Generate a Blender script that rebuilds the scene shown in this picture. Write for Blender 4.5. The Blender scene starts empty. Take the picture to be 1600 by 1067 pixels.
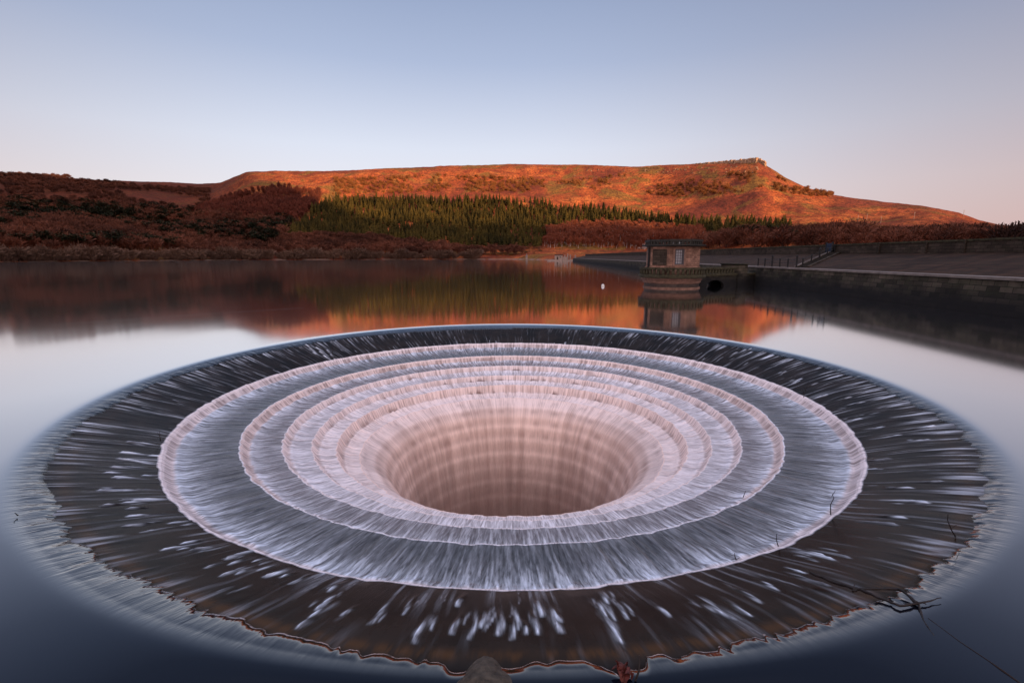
import bpy, bmesh, math, random
import numpy as np
from mathutils import Vector, Matrix

random.seed(7)
RNG = np.random.default_rng(11)
R = math.radians
PI = math.pi

sc = bpy.context.scene
COL = sc.collection

# ----------------------------------------------------------------------------------------------
# camera (17 mm on full frame, pitched down about ten degrees, four metres above the water)
# ----------------------------------------------------------------------------------------------
CAM = np.array([0.0, -16.44, 4.08])
PITCH = R(10.06)
FPX = 750.0
cam_d = bpy.data.cameras.new('camera')
cam_o = bpy.data.objects.new('camera', cam_d)
COL.objects.link(cam_o)
cam_o.location = CAM
cam_o.rotation_euler = (PI / 2 - PITCH, 0, 0)
cam_d.sensor_width = 36.0
cam_d.lens = 36.0 * FPX / 1600.0
cam_d.clip_start = 0.1
cam_d.clip_end = 30000.0
sc.camera = cam_o

SP, CP = math.sin(PITCH), math.cos(PITCH)


def ray(px, py):
    u = (px - 800.0) / FPX
    v = (533.5 - py) / FPX
    return np.array([u, CP + v * SP, -SP + v * CP])


def on_plane(px, py, z):
    d = ray(px, py)
    t = (z - CAM[2]) / d[2]
    return CAM + d * t


def az_el(px, py):
    d = ray(px, py)
    return math.atan2(d[0], d[1]), math.atan2(d[2], math.hypot(d[0], d[1]))


def project(P):
    """P: (...,3) world points -> pixel of the 1600 wide picture"""
    q = P - CAM
    zc = q[..., 1] * CP - q[..., 2] * SP
    yc = q[..., 1] * SP + q[..., 2] * CP
    zc = np.where(np.abs(zc) < 1e-6, 1e-6, zc)
    return 800.0 + FPX * q[..., 0] / zc, 533.5 - FPX * yc / zc, zc


# ----------------------------------------------------------------------------------------------
# generic helpers
# ----------------------------------------------------------------------------------------------
def tag(o, label=None, cat=None, group=None, kind=None):
    if label: o['label'] = label
    if cat: o['category'] = cat
    if group: o['group'] = group
    if kind: o['kind'] = kind
    return o


def thing(name, label, cat, loc=(0, 0, 0), rz=0.0, group=None):
    o = bpy.data.objects.new(name, None)
    COL.objects.link(o)
    o.location = loc
    o.rotation_euler = (0, 0, rz)
    o.empty_display_size = 0.5
    return tag(o, label, cat, group)


def link(name, me, parent=None):
    o = bpy.data.objects.new(name, me)
    COL.objects.link(o)
    if parent is not None:
        o.parent = parent
    return o


def mesh_np(name, V, F, mats=(), midx=None, smooth=False):
    """V (n,3), F (m,k) with constant k"""
    V = np.asarray(V, dtype=np.float32)
    F = np.asarray(F, dtype=np.int32)
    me = bpy.data.meshes.new(name)
    k = F.shape[1]
    me.vertices.add(len(V)); me.vertices.foreach_set('co', V.ravel())
    me.loops.add(F.size); me.loops.foreach_set('vertex_index', F.ravel())
    me.polygons.add(len(F))
    me.polygons.foreach_set('loop_start', np.arange(0, F.size, k, dtype=np.int32))
    me.polygons.foreach_set('loop_total', np.full(len(F), k, dtype=np.int32))
    for m in mats: me.materials.append(m)
    if midx is not None:
        me.polygons.foreach_set('material_index', np.asarray(midx, dtype=np.int32))
    me.polygons.foreach_set('use_smooth', np.full(len(F), smooth, dtype=bool))
    me.update(calc_edges=True)
    me.validate()
    return me


def grid_faces(n, m, wrap):
    """n columns (wrapping or not) x m rows, index = j*n+i"""
    i = np.arange(n if wrap else n - 1)
    j = np.arange(m - 1)
    I, J = np.meshgrid(i, j)
    I2 = (I + 1) % n
    return np.stack([J * n + I, J * n + I2, (J + 1) * n + I2, (J + 1) * n + I], -1).reshape(-1, 4)


def add_attr(me, name, arr):
    a = me.attributes.new(name, 'FLOAT', 'POINT')
    a.data.foreach_set('value', np.asarray(arr, dtype=np.float32).ravel())


class MB:
    """collects boxes, bars, prisms into one mesh"""
    def __init__(s): s.bm = bmesh.new()

    def box(s, c, size, rz=0.0, bevel=0.0, taper=1.0):
        r = bmesh.ops.create_cube(s.bm, size=1.0)
        vs = r['verts']
        for v in vs:
            k = taper if v.co.z > 0 else 1.0
            v.co = Vector((v.co.x * size[0] * k, v.co.y * size[1] * k, v.co.z * size[2]))
        if bevel > 0:
            es = list({e for v in vs for e in v.link_edges})
            b = bmesh.ops.bevel(s.bm, geom=es, offset=bevel, segments=1, affect='EDGES')
            vs = list({v for v in b['verts']} | {v for v in vs if v.is_valid})
        M = Matrix.Translation(Vector(c)) @ Matrix.Rotation(rz, 4, 'Z')
        for v in vs: v.co = M @ v.co
        return s

    def hexa(s, P):
        """eight corners: bottom four then top four, both counter clockwise"""
        v = [s.bm.verts.new(p) for p in P]
        for f in ((3, 2, 1, 0), (4, 5, 6, 7), (0, 1, 5, 4), (1, 2, 6, 5), (2, 3, 7, 6), (3, 0, 4, 7)):
            s.bm.faces.new([v[i] for i in f])
        return s

    def tube(s, pts, radii, n=8, cap=True):
        rings = []
        pts = [Vector(p) for p in pts]
        for i, p in enumerate(pts):
            a = pts[max(i - 1, 0)]; b = pts[min(i + 1, len(pts) - 1)]
            t = (b - a).normalized()
            ref = Vector((0, 0, 1)) if abs(t.z) < 0.9 else Vector((1, 0, 0))
            u = t.cross(ref).normalized(); w = t.cross(u).normalized()
            r = radii[i] if hasattr(radii, '__len__') else radii
            rings.append([s.bm.verts.new(p + u * (r * math.cos(2 * PI * k / n)) + w * (r * math.sin(2 * PI * k / n))) for k in range(n)])
        for a, b in zip(rings, rings[1:]):
            for k in range(n):
                s.bm.faces.new((a[k], a[(k + 1) % n], b[(k + 1) % n], b[k]))
        if cap:
            s.bm.faces.new(rings[0][::-1]); s.bm.faces.new(rings[-1])
        return s

    def lathe(s, prof, n=48, c=(0, 0, 0), rot=0.0, close=True):
        rings = []
        for r, z in prof:
            rings.append([s.bm.verts.new((c[0] + r * math.cos(rot + 2 * PI * k / n), c[1] + r * math.sin(rot + 2 * PI * k / n), c[2] + z)) for k in range(n)])
        for a, b in zip(rings, rings[1:]):
            for k in range(n):
                s.bm.faces.new((a[k], a[(k + 1) % n], b[(k + 1) % n], b[k]))
        if close:
            s.bm.faces.new(rings[0][::-1]); s.bm.faces.new(rings[-1])
        return s

    def build(s, name, m, parent=None, smooth=False):
        bmesh.ops.recalc_face_normals(s.bm, faces=s.bm.faces)
        me = bpy.data.meshes.new(name)
        s.bm.to_mesh(me); s.bm.free()
        me.materials.append(m)
        if smooth:
            for p in me.polygons: p.use_smooth = True
        return link(name, me, parent)


# ---- numpy value noise ------------------------------------------------------------------------
def _hash(ix, iy, seed):
    h = (ix.astype(np.int64) * 374761393 + iy.astype(np.int64) * 668265263 + seed * 1442695041) & 0x7fffffff
    h = ((h ^ (h >> 13)) * 1274126177) & 0x7fffffff
    h = (h ^ (h >> 16)) & 0xffffff
    return h / float(0xffffff)


def vnoise(x, y, seed=0, px=None):
    """value noise in 0..1, optionally periodic in x with integer period px"""
    x = np.asarray(x, dtype=np.float64); y = np.asarray(y, dtype=np.float64)
    x, y = np.broadcast_arrays(x, y)
    x0 = np.floor(x); y0 = np.floor(y)
    fx = x - x0; fy = y - y0
    fx = fx * fx * (3 - 2 * fx); fy = fy * fy * (3 - 2 * fy)
    a = x0.astype(np.int64); b = y0.astype(np.int64)
    a1 = a + 1
    if px: a = a % px; a1 = a1 % px
    n00 = _hash(a, b, seed); n10 = _hash(a1, b, seed)
    n01 = _hash(a, b + 1, seed); n11 = _hash(a1, b + 1, seed)
    return (n00 * (1 - fx) + n10 * fx) * (1 - fy) + (n01 * (1 - fx) + n11 * fx) * fy


def fbm(x, y, seed=0, oct=4):
    s = 0; a = 0.5; t = 0
    for o in range(oct):
        s = s + a * vnoise(x * 2 ** o, y * 2 ** o, seed + o * 17); t += a; a *= 0.5
    return s / t


def sstep(a, b, x):
    t = np.clip((x - a) / (b - a), 0, 1)
    return t * t * (3 - 2 * t)


# ----------------------------------------------------------------------------------------------
# materials
# ----------------------------------------------------------------------------------------------
class NT:
    def __init__(s, name):
        s.m = bpy.data.materials.new(name); s.m.use_nodes = True
        s.t = s.m.node_tree; s.n = s.t.nodes
        s.n.clear()
        s.out = s.n.new('ShaderNodeOutputMaterial')

    def new(s, typ, **kw):
        x = s.n.new(typ)
        for k, v in kw.items(): setattr(x, k, v)
        return x

    def l(s, a, b): s.t.links.new(a, b)

    def val(s, sock, v):
        if hasattr(v, 'is_linked') or isinstance(v, bpy.types.NodeSocket): s.l(v, sock)
        else: sock.default_value = v

    def math(s, op, a, b=None, c=None, clamp=False):
        x = s.new('ShaderNodeMath', operation=op, use_clamp=clamp)
        s.val(x.inputs[0], a)
        if b is not None: s.val(x.inputs[1], b)
        if c is not None: s.val(x.inputs[2], c)
        return x.outputs[0]

    def vmath(s, op, a, b=None, scale=None):
        x = s.new('ShaderNodeVectorMath', operation=op)
        s.val(x.inputs[0], a)
        if b is not None: s.val(x.inputs[1], b)
        if scale is not None: s.val(x.inputs['Scale'], scale)
        return x.outputs[0]

    def noise(s, vec, scale, detail=4.0, rough=0.55, dist=0.0):
        x = s.new('ShaderNodeTexNoise')
        if vec is not None: s.l(vec, x.inputs['Vector'])
        x.inputs['Scale'].default_value = scale; x.inputs['Detail'].default_value = detail
        x.inputs['Roughness'].default_value = rough; x.inputs['Distortion'].default_value = dist
        return x.outputs['Fac']

    def ramp(s, fac, stops, interp='LINEAR'):
        x = s.new('ShaderNodeValToRGB')
        x.color_ramp.interpolation = interp
        e = x.color_ramp.elements
        while len(e) < len(stops): e.new(0.5)
        for el, (p, c) in zip(e, stops):
            el.position = p
            el.color = (c, c, c, 1) if not hasattr(c, '__len__') else (*c, 1)
        s.val(x.inputs[0], fac)
        return x.outputs[0]

    def mix(s, fac, a, b):
        x = s.new('ShaderNodeMix', data_type='RGBA')
        s.val(x.inputs[0], fac)
        for i, v in ((6, a), (7, b)):
            if isinstance(v, tuple): x.inputs[i].default_value = (*v, 1)
            else: s.l(v, x.inputs[i])
        return x.outputs[2]

    def maprange(s, v, a, b, c=0.0, d=1.0, smooth=False):
        x = s.new('ShaderNodeMapRange')
        if smooth: x.interpolation_type = 'SMOOTHSTEP'
        s.val(x.inputs[0], v)
        for i, q in enumerate((a, b, c, d)): s.val(x.inputs[i + 1], q)
        return x.outputs[0]

    def bump(s, h, strength=0.5, dist=0.1):
        x = s.new('ShaderNodeBump')
        s.val(x.inputs['Height'], h)
        x.inputs['Strength'].default_value = strength; x.inputs['Distance'].default_value = dist
        return x.outputs[0]

    def principled(s, base, rough=0.8, normal=None, ior=1.45, spec=0.5, metal=0.0, coat=0.0, coat_rough=0.1):
        x = s.new('ShaderNodeBsdfPrincipled')
        if isinstance(base, tuple): x.inputs['Base Color'].default_value = (*base, 1)
        else: s.l(base, x.inputs['Base Color'])
        s.val(x.inputs['Roughness'], rough)
        x.inputs['IOR'].default_value = ior
        s.val(x.inputs['Specular IOR Level'], spec)
        x.inputs['Metallic'].default_value = metal
        x.inputs['Coat Weight'].default_value = coat
        x.inputs['Coat Roughness'].default_value = coat_rough
        if normal is not None: s.l(normal, x.inputs['Normal'])
        return x

    def done(s, sh):
        s.l(sh.outputs[0] if hasattr(sh, 'outputs') else sh, s.out.inputs['Surface'])
        return s.m


def obj_co(t): return t.new('ShaderNodeTexCoord').outputs['Object']
def geo_pos(t): return t.new('ShaderNodeNewGeometry').outputs['Position']


def simple(name, base, rough=0.85, var=0.3, scale=8.0, bump=0.0, spec=0.3, world=False):
    t = NT(name)
    co = geo_pos(t) if world else obj_co(t)
    n = t.noise(co, scale, 5)
    a = tuple(c * (1 - var) for c in base); b = tuple(min(1, c * (1 + var)) for c in base)
    col = t.ramp(n, [(0.3, a), (0.7, b)])
    nrm = t.bump(n, bump, 0.05) if bump else None
    return t.done(t.principled(col, rough, nrm, spec=spec))


def mat_foliage(name, dark, light, wscale=0.02, spread=0.5):
    """leaf / twig colour that varies from tree to tree with where the tree stands"""
    t = NT(name)
    p = geo_pos(t)
    n = t.noise(p, wscale, 3, 0.6)
    n2 = t.noise(p, 0.55, 2, 0.5)
    f = t.math('ADD', t.math('MULTIPLY', n, 0.65), t.math('MULTIPLY', n2, 0.35))
    col = t.ramp(f, [(0.38, dark), (0.62, light)])
    return t.done(t.principled(col, 0.9, spec=0.1))


M = {}


def build_materials():
    # ---- moorland, bracken and grass ----
    t = NT('moor')
    p = geo_pos(t)
    n1 = t.noise(p, 0.006, 5, 0.6, 0.6)
    n2 = t.noise(p, 0.03, 5, 0.65, 0.4)
    n3 = t.noise(p, 0.22, 4, 0.7)
    n4 = t.noise(p, 0.9, 3, 0.7)
    brack = t.ramp(n2, [(0.34, (0.22, 0.042, 0.020)), (0.5, (0.47, 0.107, 0.032)), (0.66, (0.60, 0.175, 0.047))])
    brack = t.mix(t.ramp(n1, [(0.47, 0.0), (0.60, 1.0)]), brack, t.ramp(n2, [(0.35, (0.17, 0.040, 0.024)), (0.65, (0.30, 0.062, 0.030))]))
    grass = t.mix(t.ramp(t.noise(p, 0.014, 5, 0.62, 0.8), [(0.52, 0.0), (0.60, 0.85)]), brack, (0.235, 0.125, 0.030))
    z = t.new('ShaderNodeSeparateXYZ'); t.l(p, z.inputs[0])
    # the weaker, grazing sun towards the right is painted in as darker rust
    dim_slope = t.math('MULTIPLY', t.maprange(t.math('ADD', z.outputs[0], t.math('MULTIPLY', n1, 500.0)), 680, 960, 0.0, 0.85, True), t.maprange(n2, 0.3, 0.6, 0.75, 1.0))
    grass = t.mix(dim_slope, grass, t.ramp(n2, [(0.35, (0.16, 0.040, 0.026)), (0.65, (0.27, 0.062, 0.034))]))
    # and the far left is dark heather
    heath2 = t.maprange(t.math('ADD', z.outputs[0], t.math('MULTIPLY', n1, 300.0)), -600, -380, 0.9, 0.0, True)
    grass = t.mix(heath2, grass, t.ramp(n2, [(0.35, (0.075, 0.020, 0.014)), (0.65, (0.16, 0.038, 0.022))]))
    dots = t.mix(t.ramp(t.math('MULTIPLY', n3, n4), [(0.20, 0.8), (0.28, 0.0)]), grass, (0.060, 0.024, 0.014))
    # sheep tracks, gullies and tumbled walls: thin broken dark lines along the slope
    mpt = t.new('ShaderNodeMapping'); t.l(p, mpt.inputs[0]); mpt.inputs['Scale'].default_value = (0.008, 0.020, 0.035); mpt.inputs['Rotation'].default_value = (0, 0, 0.35)
    tk = t.math('ABSOLUTE', t.math('SUBTRACT', t.noise(mpt.outputs[0], 1.0, 3, 0.5, 0.3), 0.5))
    tk = t.math('MULTIPLY', t.maprange(tk, 0.004, 0.011, 0.8, 0.0), t.ramp(n2, [(0.42, 0.0), (0.5, 1.0)]))
    dots = t.mix(tk, dots, (0.085, 0.030, 0.017))
    # pale stony strand at the water's edge
    strand = t.math('MULTIPLY', t.maprange(z.outputs[2], 0.5, 1.6, 1.0, 0.0), t.ramp(t.noise(p, 0.08, 4), [(0.42, 0.0), (0.55, 1.0)]))
    col = t.mix(strand, dots, (0.26, 0.16, 0.12))
    h = t.math('ADD', t.math('MULTIPLY', n2, 3.0), t.math('ADD', t.math('MULTIPLY', n3, 1.0), t.math('MULTIPLY', n4, 0.35)))
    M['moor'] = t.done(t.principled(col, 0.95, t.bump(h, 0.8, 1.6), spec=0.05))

    # ---- lake water ----
    t = NT('lake_water')
    p = geo_pos(t)
    mp = t.new('ShaderNodeMapping'); t.l(p, mp.inputs[0])
    mp.inputs['Scale'].default_value = (0.05, 0.02, 1)
    n = t.noise(mp.outputs[0], 1.0, 2, 0.5, 0.3)
    at = t.new('ShaderNodeAttribute', attribute_name='flow')
    # fine radial ripples where the water draws down to the lip
    sx = t.new('ShaderNodeSeparateXYZ'); t.l(p, sx.inputs[0])
    flat = t.new('ShaderNodeCombineXYZ'); t.l(sx.outputs[0], flat.inputs[0]); t.l(sx.outputs[1], flat.inputs[1])
    dirv = t.vmath('NORMALIZE', flat.outputs[0])
    ln = t.new('ShaderNodeVectorMath', operation='LENGTH'); t.l(flat.outputs[0], ln.inputs[0])
    zz = t.new('ShaderNodeCombineXYZ'); t.l(t.math('MULTIPLY', ln.outputs['Value'], 0.016), zz.inputs[2])
    pol = t.vmath('ADD', dirv, zz.outputs[0])
    wig = t.noise(pol, 90.0, 3, 0.6, 0.25)
    b1 = t.new('ShaderNodeBump'); t.l(t.math('MULTIPLY', wig, at.outputs['Fac']), b1.inputs['Height'])
    b1.inputs['Strength'].default_value = 0.5; b1.inputs['Distance'].default_value = 0.05
    b2 = t.new('ShaderNodeBump'); t.l(n, b2.inputs['Height']); t.l(b1.outputs[0], b2.inputs['Normal'])
    b2.inputs['Strength'].default_value = 0.12; b2.inputs['Distance'].default_value = 0.5
    lay = t.new('ShaderNodeLayerWeight'); lay.inputs['Blend'].default_value = 0.5; t.l(b2.outputs[0], lay.inputs['Normal'])
    fr = t.ramp(lay.outputs['Facing'], [(0.0, 0.010), (0.30, 0.022), (0.41, 0.058), (0.51, 0.165), (0.615, 0.36), (0.715, 0.74), (0.80, 0.90), (1.0, 1.0)])
    gl = t.new('ShaderNodeBsdfGlossy'); gl.inputs['Roughness'].default_value = 0.07; gl.inputs['Color'].default_value = (1, 1, 1, 1); t.l(b2.outputs[0], gl.inputs['Normal'])
    df = t.new('ShaderNodeBsdfDiffuse'); df.inputs['Color'].default_value = (0.0025, 0.0035, 0.008, 1)
    lw = t.new('ShaderNodeMixShader'); t.l(t.math('MULTIPLY', fr, t.math('SUBTRACT', 1.0, t.math('MULTIPLY', at.outputs['Fac'], 0.62))), lw.inputs[0]); t.l(df.outputs[0], lw.inputs[1]); t.l(gl.outputs[0], lw.inputs[2])
    tr = t.new('ShaderNodeBsdfTransparent'); tr.inputs['Color'].default_value = (0.93, 0.90, 0.86, 1)
    th = t.new('ShaderNodeAttribute', attribute_name='thin')
    cov = t.maprange(t.math('ADD', t.math('MULTIPLY', th.outputs['Fac'], 1.5), t.math('MULTIPLY', wig, -0.9)), 0.02, 0.55, 1.0, 0.0, True)
    ms = t.new('ShaderNodeMixShader'); t.l(cov, ms.inputs[0]); t.l(tr.outputs[0], ms.inputs[1]); t.l(lw.outputs[0], ms.inputs[2])
    M['water'] = t.done(ms)

    # ---- stone under a sheet of running water; the attribute 'foam' is aerated water, with rim glints and shaft darkness painted in ----
    t = NT('running_water')
    p = obj_co(t)
    sx = t.new('ShaderNodeSeparateXYZ'); t.l(p, sx.inputs[0])
    flat = t.new('ShaderNodeCombineXYZ'); t.l(sx.outputs[0], flat.inputs[0]); t.l(sx.outputs[1], flat.inputs[1])
    dirv = t.vmath('NORMALIZE', flat.outputs[0])
    ln = t.new('ShaderNodeVectorMath', operation='LENGTH'); t.l(flat.outputs[0], ln.inputs[0])
    arc = t.math('SUBTRACT', t.math('MULTIPLY', ln.outputs['Value'], 0.018), t.math('MULTIPLY', sx.outputs[2], 0.018))
    zz = t.new('ShaderNodeCombineXYZ'); t.l(arc, zz.inputs[2])
    pol = t.vmath('ADD', dirv, zz.outputs[0])
    fine = t.noise(pol, 190.0, 3, 0.6, 0.2)
    mid = t.noise(pol, 75.0, 3, 0.6, 0.3)
    at = t.new('ShaderNodeAttribute', attribute_name='foam')
    st = t.math('ADD', t.math('MULTIPLY', fine, 0.72), t.math('MULTIPLY', mid, 0.28))
    st = t.maprange(st, 0.36, 0.64, 0.0, 1.0)
    pk = t.new('ShaderNodeAttribute', attribute_name='depth')
    kk = t.math('SUBTRACT', 1.0, t.math('MULTIPLY', pk.outputs['Fac'], 0.75))
    hair = t.math('ADD', 1.0, t.math('MULTIPLY', kk, t.math('SUBTRACT', t.math('MULTIPLY', st, 1.45), 0.74)))
    fo = t.math('MULTIPLY', at.outputs['Fac'], hair, clamp=True)
    # stone seen through the clear film: dark, peat stained, with slime
    sn = t.noise(p, 1.3, 5, 0.6)
    stone = t.ramp(sn, [(0.35, (0.007, 0.005, 0.0042)), (0.62, (0.019, 0.0125, 0.010))])
    pe = t.new('ShaderNodeAttribute', attribute_name='hill_reflection')
    stone = t.mix(t.math('MULTIPLY', pe.outputs['Fac'], t.maprange(mid, 0.40, 0.55, 0.2, 1.0)), stone, (0.060, 0.026, 0.009))  # amber strip at the near lip, a painted reflection of the hills
    # warm evening light painted into the stone of the falls and shaft
    stone = t.mix(pk.outputs['Fac'], stone, t.ramp(sn, [(0.3, (0.12, 0.055, 0.044)), (0.7, (0.20, 0.095, 0.077))]))
    white = t.mix(pk.outputs['Fac'], (0.76, 0.79, 0.90), (0.94, 0.67, 0.575))  # foam tint carries painted light: sky blue on treads, warm glow on falls
    col = t.mix(fo, stone, white)
    fi = t.new('ShaderNodeAttribute', attribute_name='film')
    rough = t.math('ADD', t.math('MULTIPLY', fo, 0.32), t.math('SUBTRACT', 0.24, t.math('MULTIPLY', fi.outputs['Fac'], 0.06)))
    hh = t.math('MULTIPLY', t.math('ADD', t.math('MULTIPLY', fine, 0.6), t.math('MULTIPLY', mid, 0.6)), t.math('ADD', t.math('MULTIPLY', fo, 0.8), 0.2))
    M['run'] = t.done(t.principled(col, rough, t.bump(hh, 0.45, 0.06), ior=1.333, spec=t.math('ADD', t.math('ADD', t.math('MULTIPLY', fo, 0.2), 0.10), t.math('MULTIPLY', fi.outputs['Fac'], 0.42))))

    # ---- dam and tower stone ----
    def stone(name, a, b, mortar, sx, sy, moss=0.3, dark_low=None):
        t = NT(name)
        p = obj_co(t)
        s = t.new('ShaderNodeSeparateXYZ'); t.l(p, s.inputs[0])
        c = t.new('ShaderNodeCombineXYZ')
        ang = t.math('ARCTAN2', s.outputs[1], s.outputs[0]) if sx < 0 else None
        if ang is not None: t.l(t.math('MULTIPLY', ang, -sx), c.inputs[0])
        else: t.l(s.outputs[0], c.inputs[0])
        t.l(s.outputs[2], c.inputs[1])
        br = t.new('ShaderNodeTexBrick'); t.l(c.outputs[0], br.inputs['Vector'])
        br.inputs['Scale'].default_value = 1.0
        br.inputs['Brick Width'].default_value = sy * 2.4; br.inputs['Row Height'].default_value = sy
        br.inputs['Mortar Size'].default_value = sy * 0.05
        br.inputs['Color1'].default_value = (*a, 1); br.inputs['Color2'].default_value = (*b, 1); br.inputs['Mortar'].default_value = (*mortar, 1)
        n = t.noise(p, 1.7, 6, 0.65)
        col = t.mix(t.ramp(n, [(0.35, 0.0), (0.7, moss)]), br.outputs['Color'], (0.040, 0.042, 0.022))
        n2 = t.noise(p, 0.45, 5, 0.6)
        col = t.mix(t.ramp(n2, [(0.45, 0.0), (0.65, 0.6)]), col, tuple(q * 0.35 for q in a))
        if dark_low:
            # tide line: stones below the usual water level are stained black
            k = t.maprange(t.math('ADD', s.outputs[2], t.math('MULTIPLY', n, 0.9)), dark_low[0], dark_low[1], 0.92, 0.0)
            col = t.mix(k, col, (0.012, 0.011, 0.012))
        h = t.math('ADD', t.math('MULTIPLY', br.outputs['Fac'], -1.0), t.math('MULTIPLY', n, 0.6))
        return t.done(t.principled(col, 0.9, t.bump(h, 0.6, 0.05), spec=0.2))
    M['wall_stone'] = stone('dam_wall_stone', (0.020, 0.015, 0.012), (0.120, 0.090, 0.070), (0.006, 0.005, 0.004), 1, 0.40, 0.7, (1.1, 2.5))
    M['parapet_stone'] = stone('parapet_stone', (0.040, 0.027, 0.021), (0.085, 0.058, 0.046), (0.014, 0.010, 0.008), 1, 0.3, 0.35)
    M['pitching'] = stone('stone_pitching', (0.028, 0.0115, 0.0068), (0.054, 0.0235, 0.0145), (0.012, 0.006, 0.005), 1, 0.26, 0.25)
    M['tower_stone'] = stone('tower_stone', (0.19, 0.100, 0.072), (0.37, 0.205, 0.148), (0.075, 0.045, 0.034), -3.0, 0.24, 0.12)
    M['mossy_stone'] = simple('mossy_stone', (0.045, 0.038, 0.021), 0.9, 0.55, 3.0, 0.4)
    M['plinth_stone'] = simple('plinth_stone', (0.20, 0.11, 0.082), 0.8, 0.35, 2.0, 0.2)
    M['plinth_dark'] = simple('wet_plinth_stone', (0.050, 0.034, 0.028), 0.5, 0.4, 2.5, 0.2)
    M['coping'] = simple('coping_stone', (0.17, 0.135, 0.12), 0.8, 0.3, 1.5, 0.2)
    M['dark_slab'] = simple('dark_roof_slab', (0.030, 0.026, 0.022), 0.8, 0.4, 3.0, 0.2)
    M['pale'] = simple('pale_paint', (0.78, 0.72, 0.68), 0.7, 0.08, 4.0)
    M['pale_stone'] = simple('pale_stone', (0.30, 0.215, 0.18), 0.9, 0.2, 2.0, 0.2)
    M['iron'] = simple('dark_iron', (0.014, 0.013, 0.014), 0.6, 0.3, 6.0)
    M['blue'] = simple('dark_blue_paint', (0.012, 0.02, 0.045), 0.5, 0.2, 5.0)
    M['frame'] = simple('window_frame_paint', (0.05, 0.045, 0.05), 0.5, 0.2, 5.0)
    t = NT('window_glass')
    M['glass'] = t.done(t.principled((0.30, 0.29, 0.31), 0.12, spec=0.9))
    M['concrete'] = simple('worn_wet_concrete', (0.060, 0.045, 0.033), 0.6, 0.6, 11.0, 1.0)
    M['bark'] = simple('dark_bark', (0.035, 0.022, 0.018), 0.9, 0.4, 0.3, world=True)
    M['birch_bark'] = simple('birch_bark', (0.62, 0.50, 0.46), 0.85, 0.25, 1.5)
    M['trunk'] = simple('conifer_trunk', (0.16, 0.085, 0.062), 0.9, 0.4, 0.25, world=True)
    M['wet_wood'] = simple('wet_wood', (0.016, 0.010, 0.009), 0.45, 0.5, 14.0, 0.4)
    M['leaf_red'] = simple('dead_leaf', (0.085, 0.018, 0.014), 0.5, 0.5, 30.0)
    M['line'] = simple('pale_line', (0.13, 0.10, 0.10), 0.7, 0.2, 5.0)
    # ---- foliage ----
    M['spruce'] = mat_foliage('spruce_needles', (0.026, 0.022, 0.007), (0.105, 0.070, 0.016))
    M['pine'] = mat_foliage('pine_needles', (0.016, 0.020, 0.010), (0.046, 0.044, 0.019))
    M['larch'] = mat_foliage('bare_larch_twigs', (0.095, 0.028, 0.020), (0.17, 0.048, 0.031))
    M['twig'] = mat_foliage('bare_twigs', (0.055, 0.024, 0.018), (0.19, 0.068, 0.042))
    M['birchtwig'] = mat_foliage('birch_twigs', (0.15, 0.044, 0.028), (0.26, 0.076, 0.040))
    M['willow'] = mat_foliage('willow_twigs', (0.090, 0.050, 0.036), (0.165, 0.092, 0.064), 0.03)
    M['scrub'] = mat_foliage('scrub_twigs', (0.17, 0.065, 0.024), (0.30, 0.115, 0.040))
    M['dark_twig'] = mat_foliage('dark_twigs', (0.030, 0.016, 0.014), (0.055, 0.030, 0.024))
    M['evergreen'] = mat_foliage('evergreen_leaves', (0.018, 0.026, 0.012), (0.040, 0.048, 0.020))
    M['boulder'] = simple('weathered_boulder', (0.20, 0.115, 0.072), 0.9, 0.45, 0.25, 0.4, world=True)
    M['crag'] = simple('gritstone', (0.38, 0.225, 0.135), 0.9, 0.45, 0.25, 0.4, world=True)


build_materials()

# ----------------------------------------------------------------------------------------------
# daylight: the sun is almost down behind the camera, to the right
# ----------------------------------------------------------------------------------------------
SUN_AZ = R(143.0)          # from +Y towards +X
SUN_EL = R(4.6)
SUN = np.array([math.sin(SUN_AZ) * math.cos(SUN_EL), math.cos(SUN_AZ) * math.cos(SUN_EL), math.sin(SUN_EL)])
SH = np.array([math.sin(SUN_AZ), math.cos(SUN_AZ)])          # horizontal, towards the sun
SW = np.array([math.cos(SUN_AZ), -math.sin(SUN_AZ)]) * -1.0  # horizontal, across it


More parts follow.
